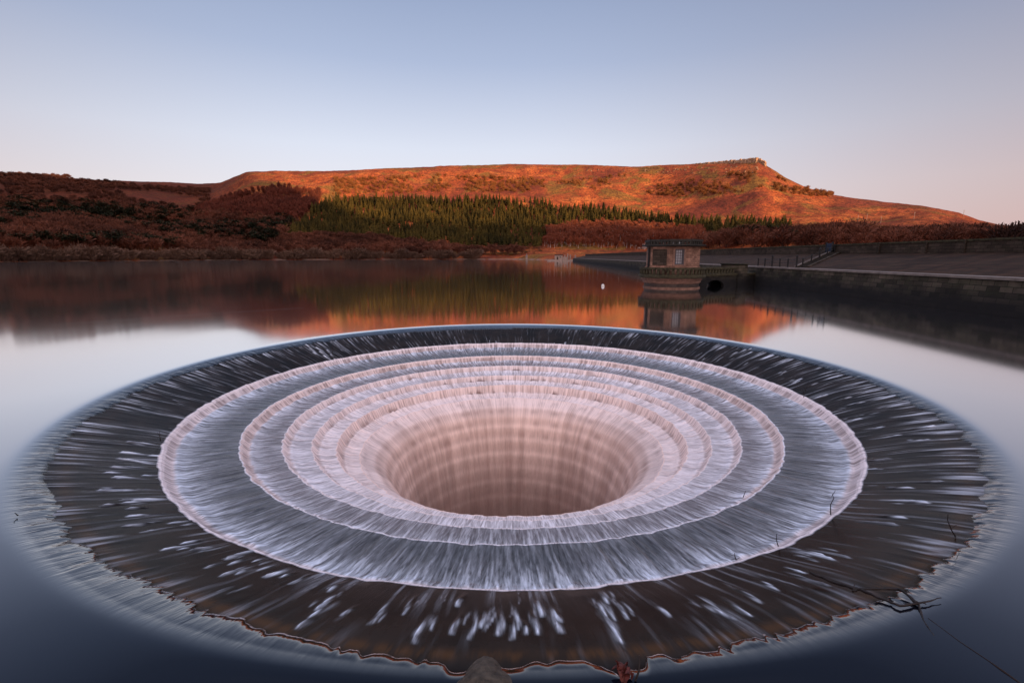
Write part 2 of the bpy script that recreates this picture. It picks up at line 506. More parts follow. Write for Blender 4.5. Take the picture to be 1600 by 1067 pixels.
def build_light():
    w = bpy.data.worlds.new('World'); sc.world = w; w.use_nodes = True
    t = w.node_tree; n = t.nodes; n.clear()
    out = n.new('ShaderNodeOutputWorld'); bg = n.new('ShaderNodeBackground')
    sky = n.new('ShaderNodeTexSky'); sky.sky_type = 'NISHITA'; sky.sun_disc = False
    sky.sun_elevation = SUN_EL; sky.sun_rotation = SUN_AZ
    sky.altitude = 200; sky.air_density = 1.0; sky.dust_density = 1.6; sky.ozone_density = 1.0
    # clear evening air: the sky grades from blue overhead to a pale band, rosy at the sides, above the hills
    tc = n.new('ShaderNodeTexCoord'); sp = n.new('ShaderNodeSeparateXYZ'); t.links.new(tc.outputs['Generated'], sp.inputs[0])

    def rmp(stops):
        r = n.new('ShaderNodeValToRGB'); e = r.color_ramp.elements
        while len(e) < len(stops): e.new(0.5)
        for el, (p, c) in zip(e, stops): el.position = p; el.color = (*c, 1)
        t.links.new(sp.outputs[2], r.inputs[0]); return r.outputs[0]
    ahead = rmp([(0.0, (0.82, 0.70, 0.73)), (0.10, (0.78, 0.74, 0.80)), (0.20, (0.68, 0.71, 0.83)), (0.34, (0.40, 0.465, 0.645)),
                 (0.52, (0.205, 0.27, 0.445)), (0.62, (0.20, 0.265, 0.44)), (0.78, (0.58, 0.66, 0.92)), (1.0, (0.92, 1.0, 1.30))])
    side = rmp([(0.0, (0.60, 0.39, 0.38)), (0.12, (0.55, 0.43, 0.45)), (0.22, (0.42, 0.39, 0.46)), (0.36, (0.265, 0.29, 0.41)),
                (0.55, (0.155, 0.19, 0.31)), (0.62, (0.16, 0.20, 0.33)), (0.78, (0.54, 0.62, 0.88)), (1.0, (0.92, 1.0, 1.30))])
    az = n.new('ShaderNodeMath'); az.operation = 'ARCTAN2'
    t.links.new(sp.outputs[0], az.inputs[0]); t.links.new(sp.outputs[1], az.inputs[1])
    off = n.new('ShaderNodeMath'); off.operation = 'ADD'; off.inputs[1].default_value = R(9.0); t.links.new(az.outputs[0], off.inputs[0])
    ab = n.new('ShaderNodeMath'); ab.operation = 'ABSOLUTE'; t.links.new(off.outputs[0], ab.inputs[0])
    mr = n.new('ShaderNodeMapRange'); mr.interpolation_type = 'SMOOTHSTEP'
    t.links.new(ab.outputs[0], mr.inputs[0]); mr.inputs[1].default_value = R(8); mr.inputs[2].default_value = R(66)
    mx = n.new('ShaderNodeMix'); mx.data_type = 'RGBA'
    t.links.new(mr.outputs[0], mx.inputs[0]); t.links.new(ahead, mx.inputs[6]); t.links.new(side, mx.inputs[7])
    # behind: the afterglow of the low sun
    glow = rmp([(0.0, (1.15, 0.52, 0.34)), (0.15, (1.05, 0.62, 0.50)), (0.35, (1.30, 0.98, 0.92)), (0.6, (1.60, 1.42, 1.50)), (1.0, (0.92, 1.0, 1.30))])
    mr2 = n.new('ShaderNodeMapRange'); mr2.interpolation_type = 'SMOOTHSTEP'
    t.links.new(ab.outputs[0], mr2.inputs[0]); mr2.inputs[1].default_value = R(85); mr2.inputs[2].default_value = R(135)
    mx3 = n.new('ShaderNodeMix'); mx3.data_type = 'RGBA'
    t.links.new(mr2.outputs[0], mx3.inputs[0]); t.links.new(mx.outputs[2], mx3.inputs[6]); t.links.new(glow, mx3.inputs[7])
    sc10 = n.new('ShaderNodeVectorMath'); sc10.operation = 'SCALE'; sc10.inputs['Scale'].default_value = 0.85 / SKY_K
    t.links.new(mx3.outputs[2], sc10.inputs[0])
    mx2 = n.new('ShaderNodeMix'); mx2.data_type = 'RGBA'; mx2.inputs[0].default_value = SKY_MIX
    t.links.new(sky.outputs[0], mx2.inputs[6]); t.links.new(sc10.outputs[0], mx2.inputs[7])
    t.links.new(mx2.outputs[2], bg.inputs[0]); bg.inputs[1].default_value = SKY_K
    t.links.new(bg.outputs[0], out.inputs[0])

    s = bpy.data.lights.new('sun', 'SUN'); s.energy = 5.0; s.angle = R(0.53); s.color = (1.0, 0.64, 0.33)
    o = bpy.data.objects.new('sun', s); COL.objects.link(o)
    o.rotation_euler = Vector(tuple(SUN)).to_track_quat('Z', 'Y').to_euler()
    o.location = (60, -60, 60)
    vs = sc.view_settings
    sc.display_settings.display_device = 'sRGB'
    vs.view_transform = 'Standard'; vs.look = 'None'; vs.exposure = EXPOSURE; vs.gamma = 1.0; vs.use_curve_mapping = False


SKY_K = 0.1
SKY_MIX = 0.85
EXPOSURE = 0.5
build_light()
sc.cycles.use_denoising = True
sc.cycles.max_bounces = 8
sc.cycles.diffuse_bounces = 4
sc.cycles.glossy_bounces = 4
sc.cycles.sample_clamp_indirect = 6.0

# ----------------------------------------------------------------------------------------------
# the valley side across the lake
# ----------------------------------------------------------------------------------------------
SKYLINE = [(-900, 330), (-500, 300), (-200, 280), (0, 274), (40, 272), (75, 276), (150, 281), (270, 285), (315, 288), (345, 286), (365, 277), (385, 269), (430, 267),
           (520, 267), (600, 264), (700, 259), (800, 257), (900, 257), (1000, 261), (1040, 259), (1100, 256), (1150, 253), (1185, 251),
           (1196, 258), (1210, 267), (1225, 277), (1260, 293), (1300, 305), (1380, 315), (1440, 321), (1500, 334), (1530, 346), (1600, 362), (1750, 372), (2600, 380)]
sk = np.array([az_el(*p) for p in SKYLINE])
# px column: shore distance, (distance, picture row), (distance, row), ridge distance
COLS = [(-900, 300, 450, 385, 800, 345, 1500), (-300, 420, 640, 380, 1000, 330, 1700),
        (0, 520, 750, 376, 1100, 322, 1700), (330, 600, 800, 376, 1150, 330, 1850), (400, 620, 800, 372, 1060, 322, 1420),
        (600, 640, 800, 376, 1000, 332, 1350), (800, 640, 800, 378, 1000, 330, 1340), (880, 470, 760, 384, 980, 338, 1320),
        (900, 440, 740, 386, 950, 342, 1310), (1000, 300, 700, 388, 900, 350, 1280), (1190, 200, 680, 378, 850, 345, 1150),
        (1300, 160, 660, 372, 850, 345, 1180), (1450, 130, 560, 374, 780, 352, 1100), (1530, 120, 520, 376, 760, 362, 1050),
        (1750, 110, 460, 386, 700, 378, 1000), (2600, 100, 400, 392, 700, 386, 1000)]
c_az = np.array([az_el(c[0], 340)[0] for c in COLS])
C = np.array(COLS, dtype=float)
e1 = np.array([az_el(c[0], c[3])[1] for c in COLS]); e2 = np.array([az_el(c[0], c[5])[1] for c in COLS])


def knots(az):
    I = lambda v: np.interp(az, c_az, v)
    S = I(C[:, 1]); d1 = I(C[:, 2]); d2 = I(C[:, 4]); D = I(C[:, 6])
    er = np.interp(az, sk[:, 0], sk[:, 1])
    z = lambda d, e: CAM[2] + d * np.tan(e)
    zr = z(D, er)
    z1 = np.maximum(z(d1, I(e1)), 1.5); z2 = np.maximum(z(d2, I(e2)), z1 + 1)
    dist = np.stack([S - 40, S, d1, d2, D, D + 60, D + 1400], -1)
    zz = np.stack([np.full_like(S, -5.0), np.full_like(S, 0.25), z1, z2, zr, zr - 1.0, zr * 0.55], -1)
    return dist, zz


def terrain_z(az, d):
    az = np.asarray(az, float); d = np.asarray(d, float)
    az, d = np.broadcast_arrays(az, d)
    K, Z = knots(az)
    n = K.shape[-1]
    h = K[..., 1:] - K[..., :-1]; s = (Z[..., 1:] - Z[..., :-1]) / h
    m = np.zeros_like(K)
    m[..., 0] = s[..., 0]; m[..., -1] = s[..., -1]
    same = s[..., :-1] * s[..., 1:] > 0
    m[..., 1:-1] = np.where(same, 2 * s[..., :-1] * s[..., 1:] / np.where(same, s[..., :-1] + s[..., 1:], 1), 0)
    m[..., 4] = s[..., 3] * 0.55
    k = np.clip((d[..., None] >= K).sum(-1) - 1, 0, n - 2)
    g = lambda A: np.take_along_axis(A, k[..., None], -1)[..., 0]
    x0 = g(K); hh = g(h); t = np.clip((d - x0) / hh, 0, 1)
    z0 = g(Z); z1 = g(Z[..., 1:]); m0 = g(m); m1 = g(m[..., 1:])
    z = (2 * t ** 3 - 3 * t ** 2 + 1) * z0 + (t ** 3 - 2 * t ** 2 + t) * hh * m0 + (-2 * t ** 3 + 3 * t ** 2) * z1 + (t ** 3 - t ** 2) * hh * m1
    x = CAM[0] + np.sin(az) * d; y = CAM[1] + np.cos(az) * d
    S = K[..., 1]; D = K[..., 4]
    ramp = sstep(0, 250, d - S) * (1 - 0.9 * sstep(-120, -5, d - D) * (1 - sstep(20, 300, d - D)))
    small = sstep(5, 60, d - S)
    nz = (fbm(x / 170, y / 170, 3, 4) - 0.5) * 34 * ramp + (fbm(x / 38, y / 38, 9, 3) - 0.5) * 6.5 * ramp + (fbm(x / 9, y / 9, 5, 2) - 0.5) * 1.6 * small
    nz = nz + (fbm(x / 60, y / 60, 21, 3) - 0.5) * 2.0 * small
    return z + nz


def ground(x, y):
    dx = np.asarray(x) - CAM[0]; dy = np.asarray(y) - CAM[1]
    return terrain_z(np.arctan2(dx, dy), np.hypot(dx, dy))


def ground_px(px, py, lo=300.0, hi=2200.0):
    """the first point of the hillside seen at a picture position"""
    az, el = az_el(px, py)
    d = np.arange(lo, hi, 1.0)
    z = terrain_z(np.full_like(d, az), d)
    hit = np.nonzero(z >= CAM[2] + d * math.tan(el))[0]
    if len(hit) == 0: return None
    dd = d[hit[0]]
    return np.array([CAM[0] + math.sin(az) * dd, CAM[1] + math.cos(az) * dd, z[hit[0]]])


def build_hills():
    az = np.linspace(R(-82), R(82), 1150)
    K, _ = knots(az)
    pts = [np.linspace(0, 1, n, endpoint=False) for n in (3, 26, 40, 62, 4)] + [np.linspace(0, 1, 12)]
    rows = []
    for i, p in enumerate(pts):
        for q in p: rows.append(K[:, i] + (K[:, i + 1] - K[:, i]) * q)
    d = np.stack(rows, 0)                      # rows x az
    A = np.broadcast_to(az, d.shape)
    z = terrain_z(A, d)
    V = np.stack([CAM[0] + np.sin(A) * d, CAM[1] + np.cos(A) * d, z], -1).reshape(-1, 3)
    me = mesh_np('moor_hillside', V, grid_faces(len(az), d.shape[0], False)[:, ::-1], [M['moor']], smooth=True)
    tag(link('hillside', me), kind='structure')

    # the hill on the sun's side of the valley, whose shadow lies over the water and the lower woods
    L = 2600.0
    rid = []
    for px, py, dz in SHADOW_LINE:
        P = ground_px(px, py)
        if P is None: continue
        P = P + np.array([0, 0, dz])
        h = P[:2] @ SH
        rid.append((P[:2] @ SW, P[2] + (L - h) * math.tan(SUN_EL)))
    rid.sort()
    rw = np.array([r[0] for r in rid]); rz = np.array([r[1] for r in rid])
    wv = np.concatenate([np.linspace(-4200, rw[0] - 300, 60), np.linspace(rw[0] - 280, rw[-1] + 300, 260), np.linspace(rw[-1] + 340, 4200, 50)])
    prof = np.interp(wv, rw, rz)
    prof = prof - sstep(0, 2500, rw[0] - 200 - wv) * 150 - sstep(0, 2500, wv - rw[-1] - 200) * 150
    hv = np.array([-760, -560, -380, -240, -120, -50, 0, 60, 200, 500, 900.])
    kv = np.array([-0.02, 0.10, 0.32, 0.56, 0.80, 0.935, 1.0, 0.985, 0.95, 0.8, 0.5])
    W, Hh = np.meshgrid(wv, hv)
    Z = np.outer(kv, prof)
    X = W * SW[0] + (L + Hh) * SH[0]; Y = W * SW[1] + (L + Hh) * SH[1]
    Z = Z + (fbm(X / 160, Y / 160, 31, 4) - 0.5) * 40 * (np.abs(kv - 0.5) < 0.45)[:, None] * (np.abs(hv) > 100)[:, None]
    V = np.stack([X, Y, Z], -1).reshape(-1, 3)
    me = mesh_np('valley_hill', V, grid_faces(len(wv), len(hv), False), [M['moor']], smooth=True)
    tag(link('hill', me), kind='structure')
    print('RIDGE', [(round(a), round(b)) for a, b in rid])


# where the edge of the shade lies on the far valley side: picture position of the ground, and height above it
SHADOW_LINE = [(-200, 285, 60), (0, 280, 40), (150, 286, 35), (260, 286, 24), (330, 287, 14), (385, 277, 4), (440, 288, 6), (500, 322, 12), (600, 356, 12), (700, 360, 12), (850, 362, 12),
               (960, 362, 12), (1060, 362, 12), (1150, 366, 10), (1230, 364, 8), (1300, 352, 5), (1400, 350, 3), (1480, 346, 3), (1525, 350, 2)]
build_hills()

# ----------------------------------------------------------------------------------------------
# the bellmouth spillway: a stepped stone funnel with a film of water running down it
# ----------------------------------------------------------------------------------------------
NT_ = 2880
TH = np.arange(NT_) / NT_ * 2 * PI
NEAR = -PI / 2


def angd(a, b): return (a - b + PI) % (2 * PI) - PI


def streak(th, s, n, m, seed):
    """periodic streak noise: n lobes round the circle, m changes per metre of run"""
    return vnoise(th / (2 * PI) * n, s * m, seed, n)


def apron_z(r): return -0.085 - 0.655 * np.clip((12.22 - r) / 2.10, 0, None) ** 1.15


# white tongues where the film trips on the stone: picture position of the head (1600 px frame), length, half width
Z5 = [(455, 785), (535, 785), (590, 870), (650, 975), (780, 935), (845, 1030), (755, 1060), (895, 1060), (660, 660), (600, 648), (560, 610), (545, 640),
      (515, 675), (487, 702), (525, 725), (660, 715), (590, 560), (470, 855), (560, 828), (560, 843), (590, 905), (570, 948), (620, 570), (640, 655), (690, 625), (615, 830)]
Z8 = [(950, 525), (1025, 565), (1100, 555), (1060, 510), (1340, 600), (1300, 570), (1230, 570), (1040, 485), (1385, 805), (1470, 720), (1520, 635), (1440, 760), (1500, 690)]
Z9 = [(140, 785), (345, 870), (525, 830), (610, 855), (800, 855), (825, 810), (915, 830), (1015, 775), (1310, 870), (1280, 765), (1525, 750), (1250, 690), (935, 750),
      (860, 830), (660, 800), (740, 835), (20, 745), (550, 705), (290, 740), (1020, 825), (1340, 760), (1240, 750)]
Z10 = [(255, 765), (335, 745), (455, 630), (385, 685), (645, 495), (720, 490), (1050, 300), (1010, 330), (1155, 230), (1080, 160), (790, 480), (680, 475), (585, 550), (690, 610), (200, 740)]
Z7 = [(980, 640), (1085, 775), (1160, 840), (950, 490), (860, 375), (1165, 550), (1030, 530), (850, 455), (940, 685), (645, 290), (1220, 745), (800, 355), (690, 345),
      (570, 275), (500, 245), (330, 220), (270, 180), (235, 180), (100, 135), (560, 290), (1190, 490)]
Z2 = [(1050, 885), (603, 895), (997, 885), (867, 930), (540, 912), (975, 925), (1440, 950), (1390, 965), (1295, 945), (1240, 930), (725, 880), (275, 930), (150, 945), (1560, 960)]
HEADS = [(x / 2.963, 500 + y / 2.963) for x, y in Z5] + [(x / 2.963, 707 + y / 2.963) for x, y in Z8] + \
        [(530 + x / 2.963, 707 + y / 2.963) for x, y in Z9] + [(1060 + x / 2.963, 707 + y / 2.963) for x, y in Z10] + \
        [(1060 + x / 2.963, 500 + y / 2.963) for x, y in Z7] + [(530 + x / 2.963, 220 + y / 2.963) for x, y in Z2]


def tongues():
    out = []
    rr = random.Random(5)
    for px, py in HEADS:
        z = -0.4
        for _ in range(8):
            P = on_plane(px, py, z); r = math.hypot(P[0], P[1]); z = float(apron_z(r)) + 0.02
        th = math.atan2(P[1], P[0])
        if 10.1 < r < 12.3:
            out.append((th, r, rr.uniform(0.35, 0.9), rr.uniform(0.028, 0.055), rr.uniform(0.8, 1.0)))
            for _k in range(rr.randint(0, 2) if abs(angd(th, NEAR)) > 0.6 else rr.randint(0, 1)):
                out.append((th + rr.uniform(-0.16, 0.16) / r, r - rr.uniform(0.02, 0.35), rr.uniform(0.2, 0.7), rr.uniform(0.014, 0.034), rr.uniform(0.35, 0.85)))
    # many fainter ones
    for _ in range(110):
        th = rr.uniform(-PI, PI)
        near = math.exp(-(angd(th, NEAR) / 0.9) ** 2)
        r = rr.uniform(10.25, 11.5)
        out.append((th, r, rr.uniform(0.3, 0.9), rr.uniform(0.012, 0.035), rr.uniform(0.12, 0.5) * (1 - 0.3 * near)))
    # a broken spout on the far side, left
    for k in range(9):
        P = on_plane(478 + k * 5.5, 545 + (k % 3) * 2.0, -0.35)
        out.append((math.atan2(P[1], P[0]), math.hypot(P[0], P[1]), rr.uniform(0.6, 0.9), 0.06, 0.9))
    return out


def build_apron(parent):
    rs = np.concatenate([np.linspace(12.45, 12.2, 10, endpoint=False), np.linspace(12.2, 10.12, 98)])
    T, Rr = np.meshgrid(TH, rs)
    Z = apron_z(Rr)
    side = np.abs(np.cos(T)) ** 0.8
    front = np.exp(-(angd(T, NEAR) / 0.75) ** 2)
    # the running film: long shallow ridges down the slope
    a = streak(T + 0.004 * np.sin(Rr * 5), Rr, 620, 1.1, 41); b = streak(T, Rr, 240, 0.7, 42); c = streak(T + 0.003 * np.sin(Rr * 3 + 2), Rr, 1250, 0.75, 43)
    Z = Z + ((a - 0.5) * 0.012 + (b - 0.5) * 0.016 + (c - 0.5) * 0.004) * (0.12 + 0.75 * side * sstep(10.4, 11.8, Rr))
    foam = np.zeros_like(Z)
    foam += 0.16 * sstep(0.64, 0.95, 0.5 * a + 0.5 * c) * (0.1 + 0.9 * side) * sstep(12.5, 12.0, Rr)
    foam += 0.16 * sstep(0.5, 0.9, c) * sstep(0.4, 0.8, b) * sstep(11.2, 10.3, Rr)
    # sky glints painted as pale streaks along the upper rim at the sides
    rimb = np.exp(-((Rr - 11.72) / 0.42) ** 2) * side ** 1.5
    foam += 0.48 * rimb * sstep(0.48, 0.85, 0.35 * a + 0.65 * c)
    lift = np.zeros_like(Z)
    for th, r0, ln, w, k in tongues():
        i0 = int(round(th / (2 * PI) * NT_))
        half = int(4 * w / r0 / (2 * PI) * NT_) + 3
        idx = np.arange(i0 - half, i0 + half + 1) % NT_
        jj = np.nonzero((rs < r0 + 0.1) & (rs > r0 - ln - 0.1))[0]
        if len(jj) < 2: continue
        dr = (r0 - rs[jj])[:, None]                       # metres below the head
        da = angd(TH[idx], th)[None, :] * rs[jj][:, None]
        wob = 0.02 * np.sin(dr * 9 + th * 40)
        ww = w * (0.55 + 0.75 * np.clip(dr / ln, 0, 1))
        e = np.exp(-((da - wob) / ww) ** 2)
        lobes = 0.65 + 0.35 * np.cos(da / w * 4.0 + th * 90)
        along = sstep(-0.06, 0.03, dr) * (1 - sstep(0.15 * ln, ln, dr)) ** 1.3
        sub = np.ix_(jj, idx)
        foam[sub] = np.maximum(foam[sub], k * 1.15 * e * along * lobes * (1 - sstep(0.1, 0.5, dr / ln) * (1 - 1.3 * sstep(0.3, 0.75, c[sub]))))
        lift[sub] = np.maximum(lift[sub], k * 0.05 * (w / 0.06) * np.exp(-((da - wob) / (0.8 * ww)) ** 2) * sstep(-0.05, 0.05, dr) * (1 - sstep(0.05, ln, dr)))
    Z = Z + lift
    Z[-1] = apron_z(10.12)
    lipa = (streak(T, Rr * 0, 330, 1, 299) - 0.5) * 0.032 + (streak(T, Rr * 0, 80, 1, 319) - 0.5) * 0.04
    lw = 10.138 + 0.042 * streak(T, Rr * 0, 260, 1, 77)
    lipf = 1 - sstep(lw, lw + 0.03, Rr)
    foam = np.maximum(foam, 0.97 * lipf)
    Rr = Rr + lipa * sstep(10.5, 10.12, Rr)
    V = np.stack([Rr * np.cos(T), Rr * np.sin(T), Z], -1).reshape(-1, 3)
    me = mesh_np('apron', V, grid_faces(NT_, len(rs), True)[:, ::-1], [M['run']], smooth=True)
    add_attr(me, 'foam', np.clip(foam, 0, 1)); add_attr(me, 'depth', 0.5 * lipf)
    # painted amber reflection of the hills just inside the lip, on the near side
    off = angd(T, NEAR)
    pr = 11.95 - 0.31 * sstep(R(3), R(26), -off) - 0.20 * sstep(R(8), R(45), off)
    hill_reflection = np.exp(-((Rr - pr) / 0.11) ** 2) * np.exp(-(off / 0.85) ** 2)
    add_attr(me, 'hill_reflection', hill_reflection)
    link('apron', me, parent)


# profile of the steps: (r, z) of lip, foot of the riser, next lip ...
STEPS = [[(10.12, -0.74), (9.90, -0.98), (8.46, -1.10)],
         [(8.46, -1.10), (8.26, -1.36), (7.40, -1.41)],
         [(7.40, -1.41), (7.24, -1.67), (6.60, -1.71)],
         [(6.60, -1.71), (6.44, -1.97), (5.92, -2.01)],
         [(5.92, -2.01), (5.74, -2.38), (5.22, -2.46)]]
SHAFT = [(5.22, -2.46), (5.08, -2.60), (4.78, -2.72), (4.62, -2.92), (4.42, -3.06), (4.30, -3.36), (4.18, -3.46), (4.08, -3.90), (3.98, -4.00), (3.91, -4.50), (3.83, -4.60),
         (3.77, -5.10), (3.71, -5.20), (3.66, -5.70), (3.61, -5.80), (3.57, -6.40), (3.53, -6.50), (3.48, -8.0), (3.40, -12.0)]


def resample(P, ds, sm):
    P = np.array(P, float)
    L = np.concatenate([[0], np.cumsum(np.hypot(*np.diff(P, axis=0).T))])
    s = np.linspace(0, L[-1], max(int(L[-1] / ds), 8))
    r = np.interp(s, L, P[:, 0]); z = np.interp(s, L, P[:, 1])
    k = int(sm / (s[1] - s[0]))
    if k >= 1:
        for _ in range(2):
            rp = np.pad(r, k, mode='reflect', reflect_type='odd'); zp = np.pad(z, k, mode='reflect', reflect_type='odd')
            ker = np.ones(2 * k + 1) / (2 * k + 1)
            r = np.convolve(rp, ker, 'valid'); z = np.convolve(zp, ker, 'valid')
    return r, z, s, L


def build_steps(parent):
    for i, P in enumerate(STEPS):
        r, z, s, L = resample(P, 0.022, 0.045 + 0.012 * i)
        r[0], z[0] = P[0]; r[-1], z[-1] = P[-1]
        Tm, S = np.meshgrid(TH, s); Rm = np.broadcast_to(r[:, None], S.shape); Zm = np.broadcast_to(z[:, None], S.shape)
        on_t = sstep(L[1] - 0.05, L[1] + 0.08, S)
        u = np.clip((S - L[1]) / (L[2] - L[1]), 0, 1)
        sd = 100 + i * 10
        swirl = 0.010 * np.sin(Tm * 7 + i) * u
        a = streak(Tm + swirl, S, 700, 0.9, sd); b = streak(Tm - swirl, S, 260, 0.7, sd + 1); c = streak(Tm + swirl, S, 1400, 1.6, sd + 2)
        d = streak(Tm, S * 0.0, 90, 1, sd + 3)
        st = 0.34 * a + 0.56 * c + 0.10 * b
        tread = (1 - u) ** 2.8 * 0.66 + (0.10, 0.22, 0.50, 0.66, 0.80)[i] + 0.08 * u ** 6
        tread = tread * (0.50 + 0.75 * sstep(0.34, 0.72, st)) * (0.94 + 0.12 * d)
        fall = (0.70 - 0.02 * i) * (0.50 + 0.70 * sstep(0.25, 0.70, 0.40 * a + 0.42 * c + 0.18 * b))
        soft = (0.0, 0.05, 0.35, 0.6, 0.8)[i]
        tread = tread * (1 - soft) + soft * (0.80 + 0.35 * sstep(0.25, 0.75, 0.6 * b + 0.4 * d))
        if i >= 2:
            fall = (1.02 - 0.34 * np.clip(S / L[1], 0, 1)) * (0.70 + 0.45 * sstep(0.25, 0.70, 0.40 * a + 0.42 * c + 0.18 * b))
        foam = fall * (1 - on_t) + tread * on_t
        # dark slits between the strands of the inner falls, widening downwards
        gn = 0.6 * vnoise(Tm / (2 * PI) * 190, S * 0, sd + 7, 190) + 0.4 * vnoise(Tm / (2 * PI) * 60, S * 0, sd + 8, 60)
        fh = np.clip(S / L[1], 0, 1)
        gap = sstep(0.82 - 0.34 * fh, 1.10 - 0.34 * fh, gn) * sstep(0.05, 0.9, fh) * (1 - sstep(L[1] - 0.02, L[1] + 0.05, S)) * (0.55 + 0.45 * np.sin(Tm))
        foam = foam * (1 - (0.45 if i < 2 else 0.8) * gap)
        # the pale line of the lip itself
        lipw = 0.05 + 0.03 * b
        foam = np.maximum(foam, (0.95 - 0.04 * i) * (1 - sstep(lipw * 0.8, lipw * 2.2, S)))
        foam = np.maximum(foam, 0.95 * sstep(L[2] - 0.05, L[2] - 0.015, S))
        # outward bulging strands on the fall, ridges on the tread
        env = np.sin(np.clip(S / L[2], 0, 1) * PI) ** 0.5
        amp = 0.020 + 0.006 * i
        push = ((a - 0.5) * amp * 1.0 + (b - 0.5) * amp * 1.2 + (c - 0.5) * amp * 0.5) * env
        hump = 0.05 * np.exp(-((S - L[1] - 0.06) / 0.10) ** 2) * (0.4 + 1.2 * b)
        lipn = (streak(Tm, S * 0, 330, 1, 300 + i) - 0.5) * 0.05 + (streak(Tm, S * 0, 80, 1, 320 + i) - 0.5) * 0.04
        lip0 = (streak(Tm, S * 0, 330, 1, 299 + i) - 0.5) * (0.032 if i == 0 else 0.05) + (streak(Tm, S * 0, 80, 1, 319 + i) - 0.5) * 0.04
        wr = lip0 * (1 - S / L[2]) + lipn * (S / L[2])
        Rv = Rm - push * (1 - on_t) * 0.9 + wr
        Zv = Zm + push * on_t * 0.9 + hump
        V = np.stack([Rv * np.cos(Tm), Rv * np.sin(Tm), Zv], -1).reshape(-1, 3)
        me = mesh_np('step', V, grid_faces(NT_, len(s), True)[:, ::-1], [M['run']], smooth=True)
        add_attr(me, 'foam', np.clip(foam, 0, 1.3)); add_attr(me, 'hill_reflection', np.zeros(foam.size))
        add_attr(me, 'film', on_t * (1.0, 1.0, 0.7, 0.4, 0.2)[i])
        add_attr(me, 'depth', np.clip((0.55, 0.55, 0.30, 0.18, 0.12)[i] * (1 - on_t) + 0.45 * sstep(L[2] - 0.05, L[2], S) + 0.16 * i, 0, 1))
        o = link('step', me, parent)
    r, z, s, L = resample(SHAFT, 0.04, 0.13)
    r[0], z[0] = SHAFT[0]
    N2 = 1440; th = np.arange(N2) / N2 * 2 * PI
    T, S = np.meshgrid(th, s); Rm = np.broadcast_to(r[:, None], S.shape); Zm = np.broadcast_to(z[:, None], S.shape)
    a = streak(T, S, 230, 0.4, 501); b = streak(T, S, 90, 0.3, 502); c = streak(T, S, 34, 0.3, 503)
    step_k = np.zeros_like(s)
    for k in range(1, len(L) - 2):
        if k % 2 == 0: step_k += (0.10, 0.16, 0.05, 0.13)[(k // 2) % 4] * np.exp(-((s - L[k] + 0.02) / 0.10) ** 2)
        else: step_k -= 0.08 * np.exp(-((s - L[k] + 0.1) / 0.12) ** 2)
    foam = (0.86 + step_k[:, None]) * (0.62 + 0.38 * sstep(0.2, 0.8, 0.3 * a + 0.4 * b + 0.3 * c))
    foam = foam * (1 - 0.62 * sstep(1.2, 5.2, S)) + 0.30 * np.exp(-(S / 0.35) ** 2)  # foam thinned deeper down to paint in the darkness of the shaft
    gn = 0.6 * vnoise(T / (2 * PI) * 120 + 0.4 * np.sin(S * 2), S * 0.4, 511, 120) + 0.4 * vnoise(T / (2 * PI) * 40, S * 0.3, 512, 40)
    for k in (1, 3, 5, 7):
        fh = np.clip((S - L[k - 1]) / (L[k] - L[k - 1]), 0, 1)
        gk = 0.5 * vnoise(T / (2 * PI) * 170, S * 0.0, 520 + k, 170) + 0.3 * vnoise(T / (2 * PI) * 62, S * 0.0, 530 + k, 62) + 0.2 * gn
        inside = (S > L[k - 1]) * (1 - sstep(L[k] - 0.12, L[k] + 0.22, S))
        foam = foam * (1 - 0.42 * inside * sstep(0.62 - 0.2 * fh, 0.98 - 0.2 * fh, gk) * sstep(0.0, 1.0, fh))
    push = ((a - 0.5) * 0.03 + (b - 0.5) * 0.06) * sstep(0, 0.3, S)
    lip0 = (streak(T, S * 0, 330, 1, 304) - 0.5) * 0.05 + (streak(T, S * 0, 80, 1, 324) - 0.5) * 0.04
    Rv = Rm - push + lip0 * np.clip(1 - S / 0.8, 0, 1)
    V = np.stack([Rv * np.cos(T), Rv * np.sin(T), Zm], -1).reshape(-1, 3)
    V = np.concatenate([V, [[0, 0, -12.0]]])
    me = mesh_np('shaft', V[:-1], grid_faces(N2, len(s), True)[:, ::-1], [M['run']], smooth=True)
    add_attr(me, 'foam', np.clip(foam, 0, 1)); add_attr(me, 'hill_reflection', np.zeros(foam.size)); add_attr(me, 'depth', 0.72 + 0.28 * sstep(0.0, 1.3, S))
    sh = link('shaft', me, parent)
    mb = MB(); mb.lathe([(3.5, -12.2), (3.5, -11.9)], 64)
    mb.build('shaft_floor', M['dark_slab'], parent)


spill = thing('bellmouth_spillway', 'huge round stepped stone plughole with white water streaming down into its shaft', 'spillway')
build_apron(spill)
build_steps(spill)


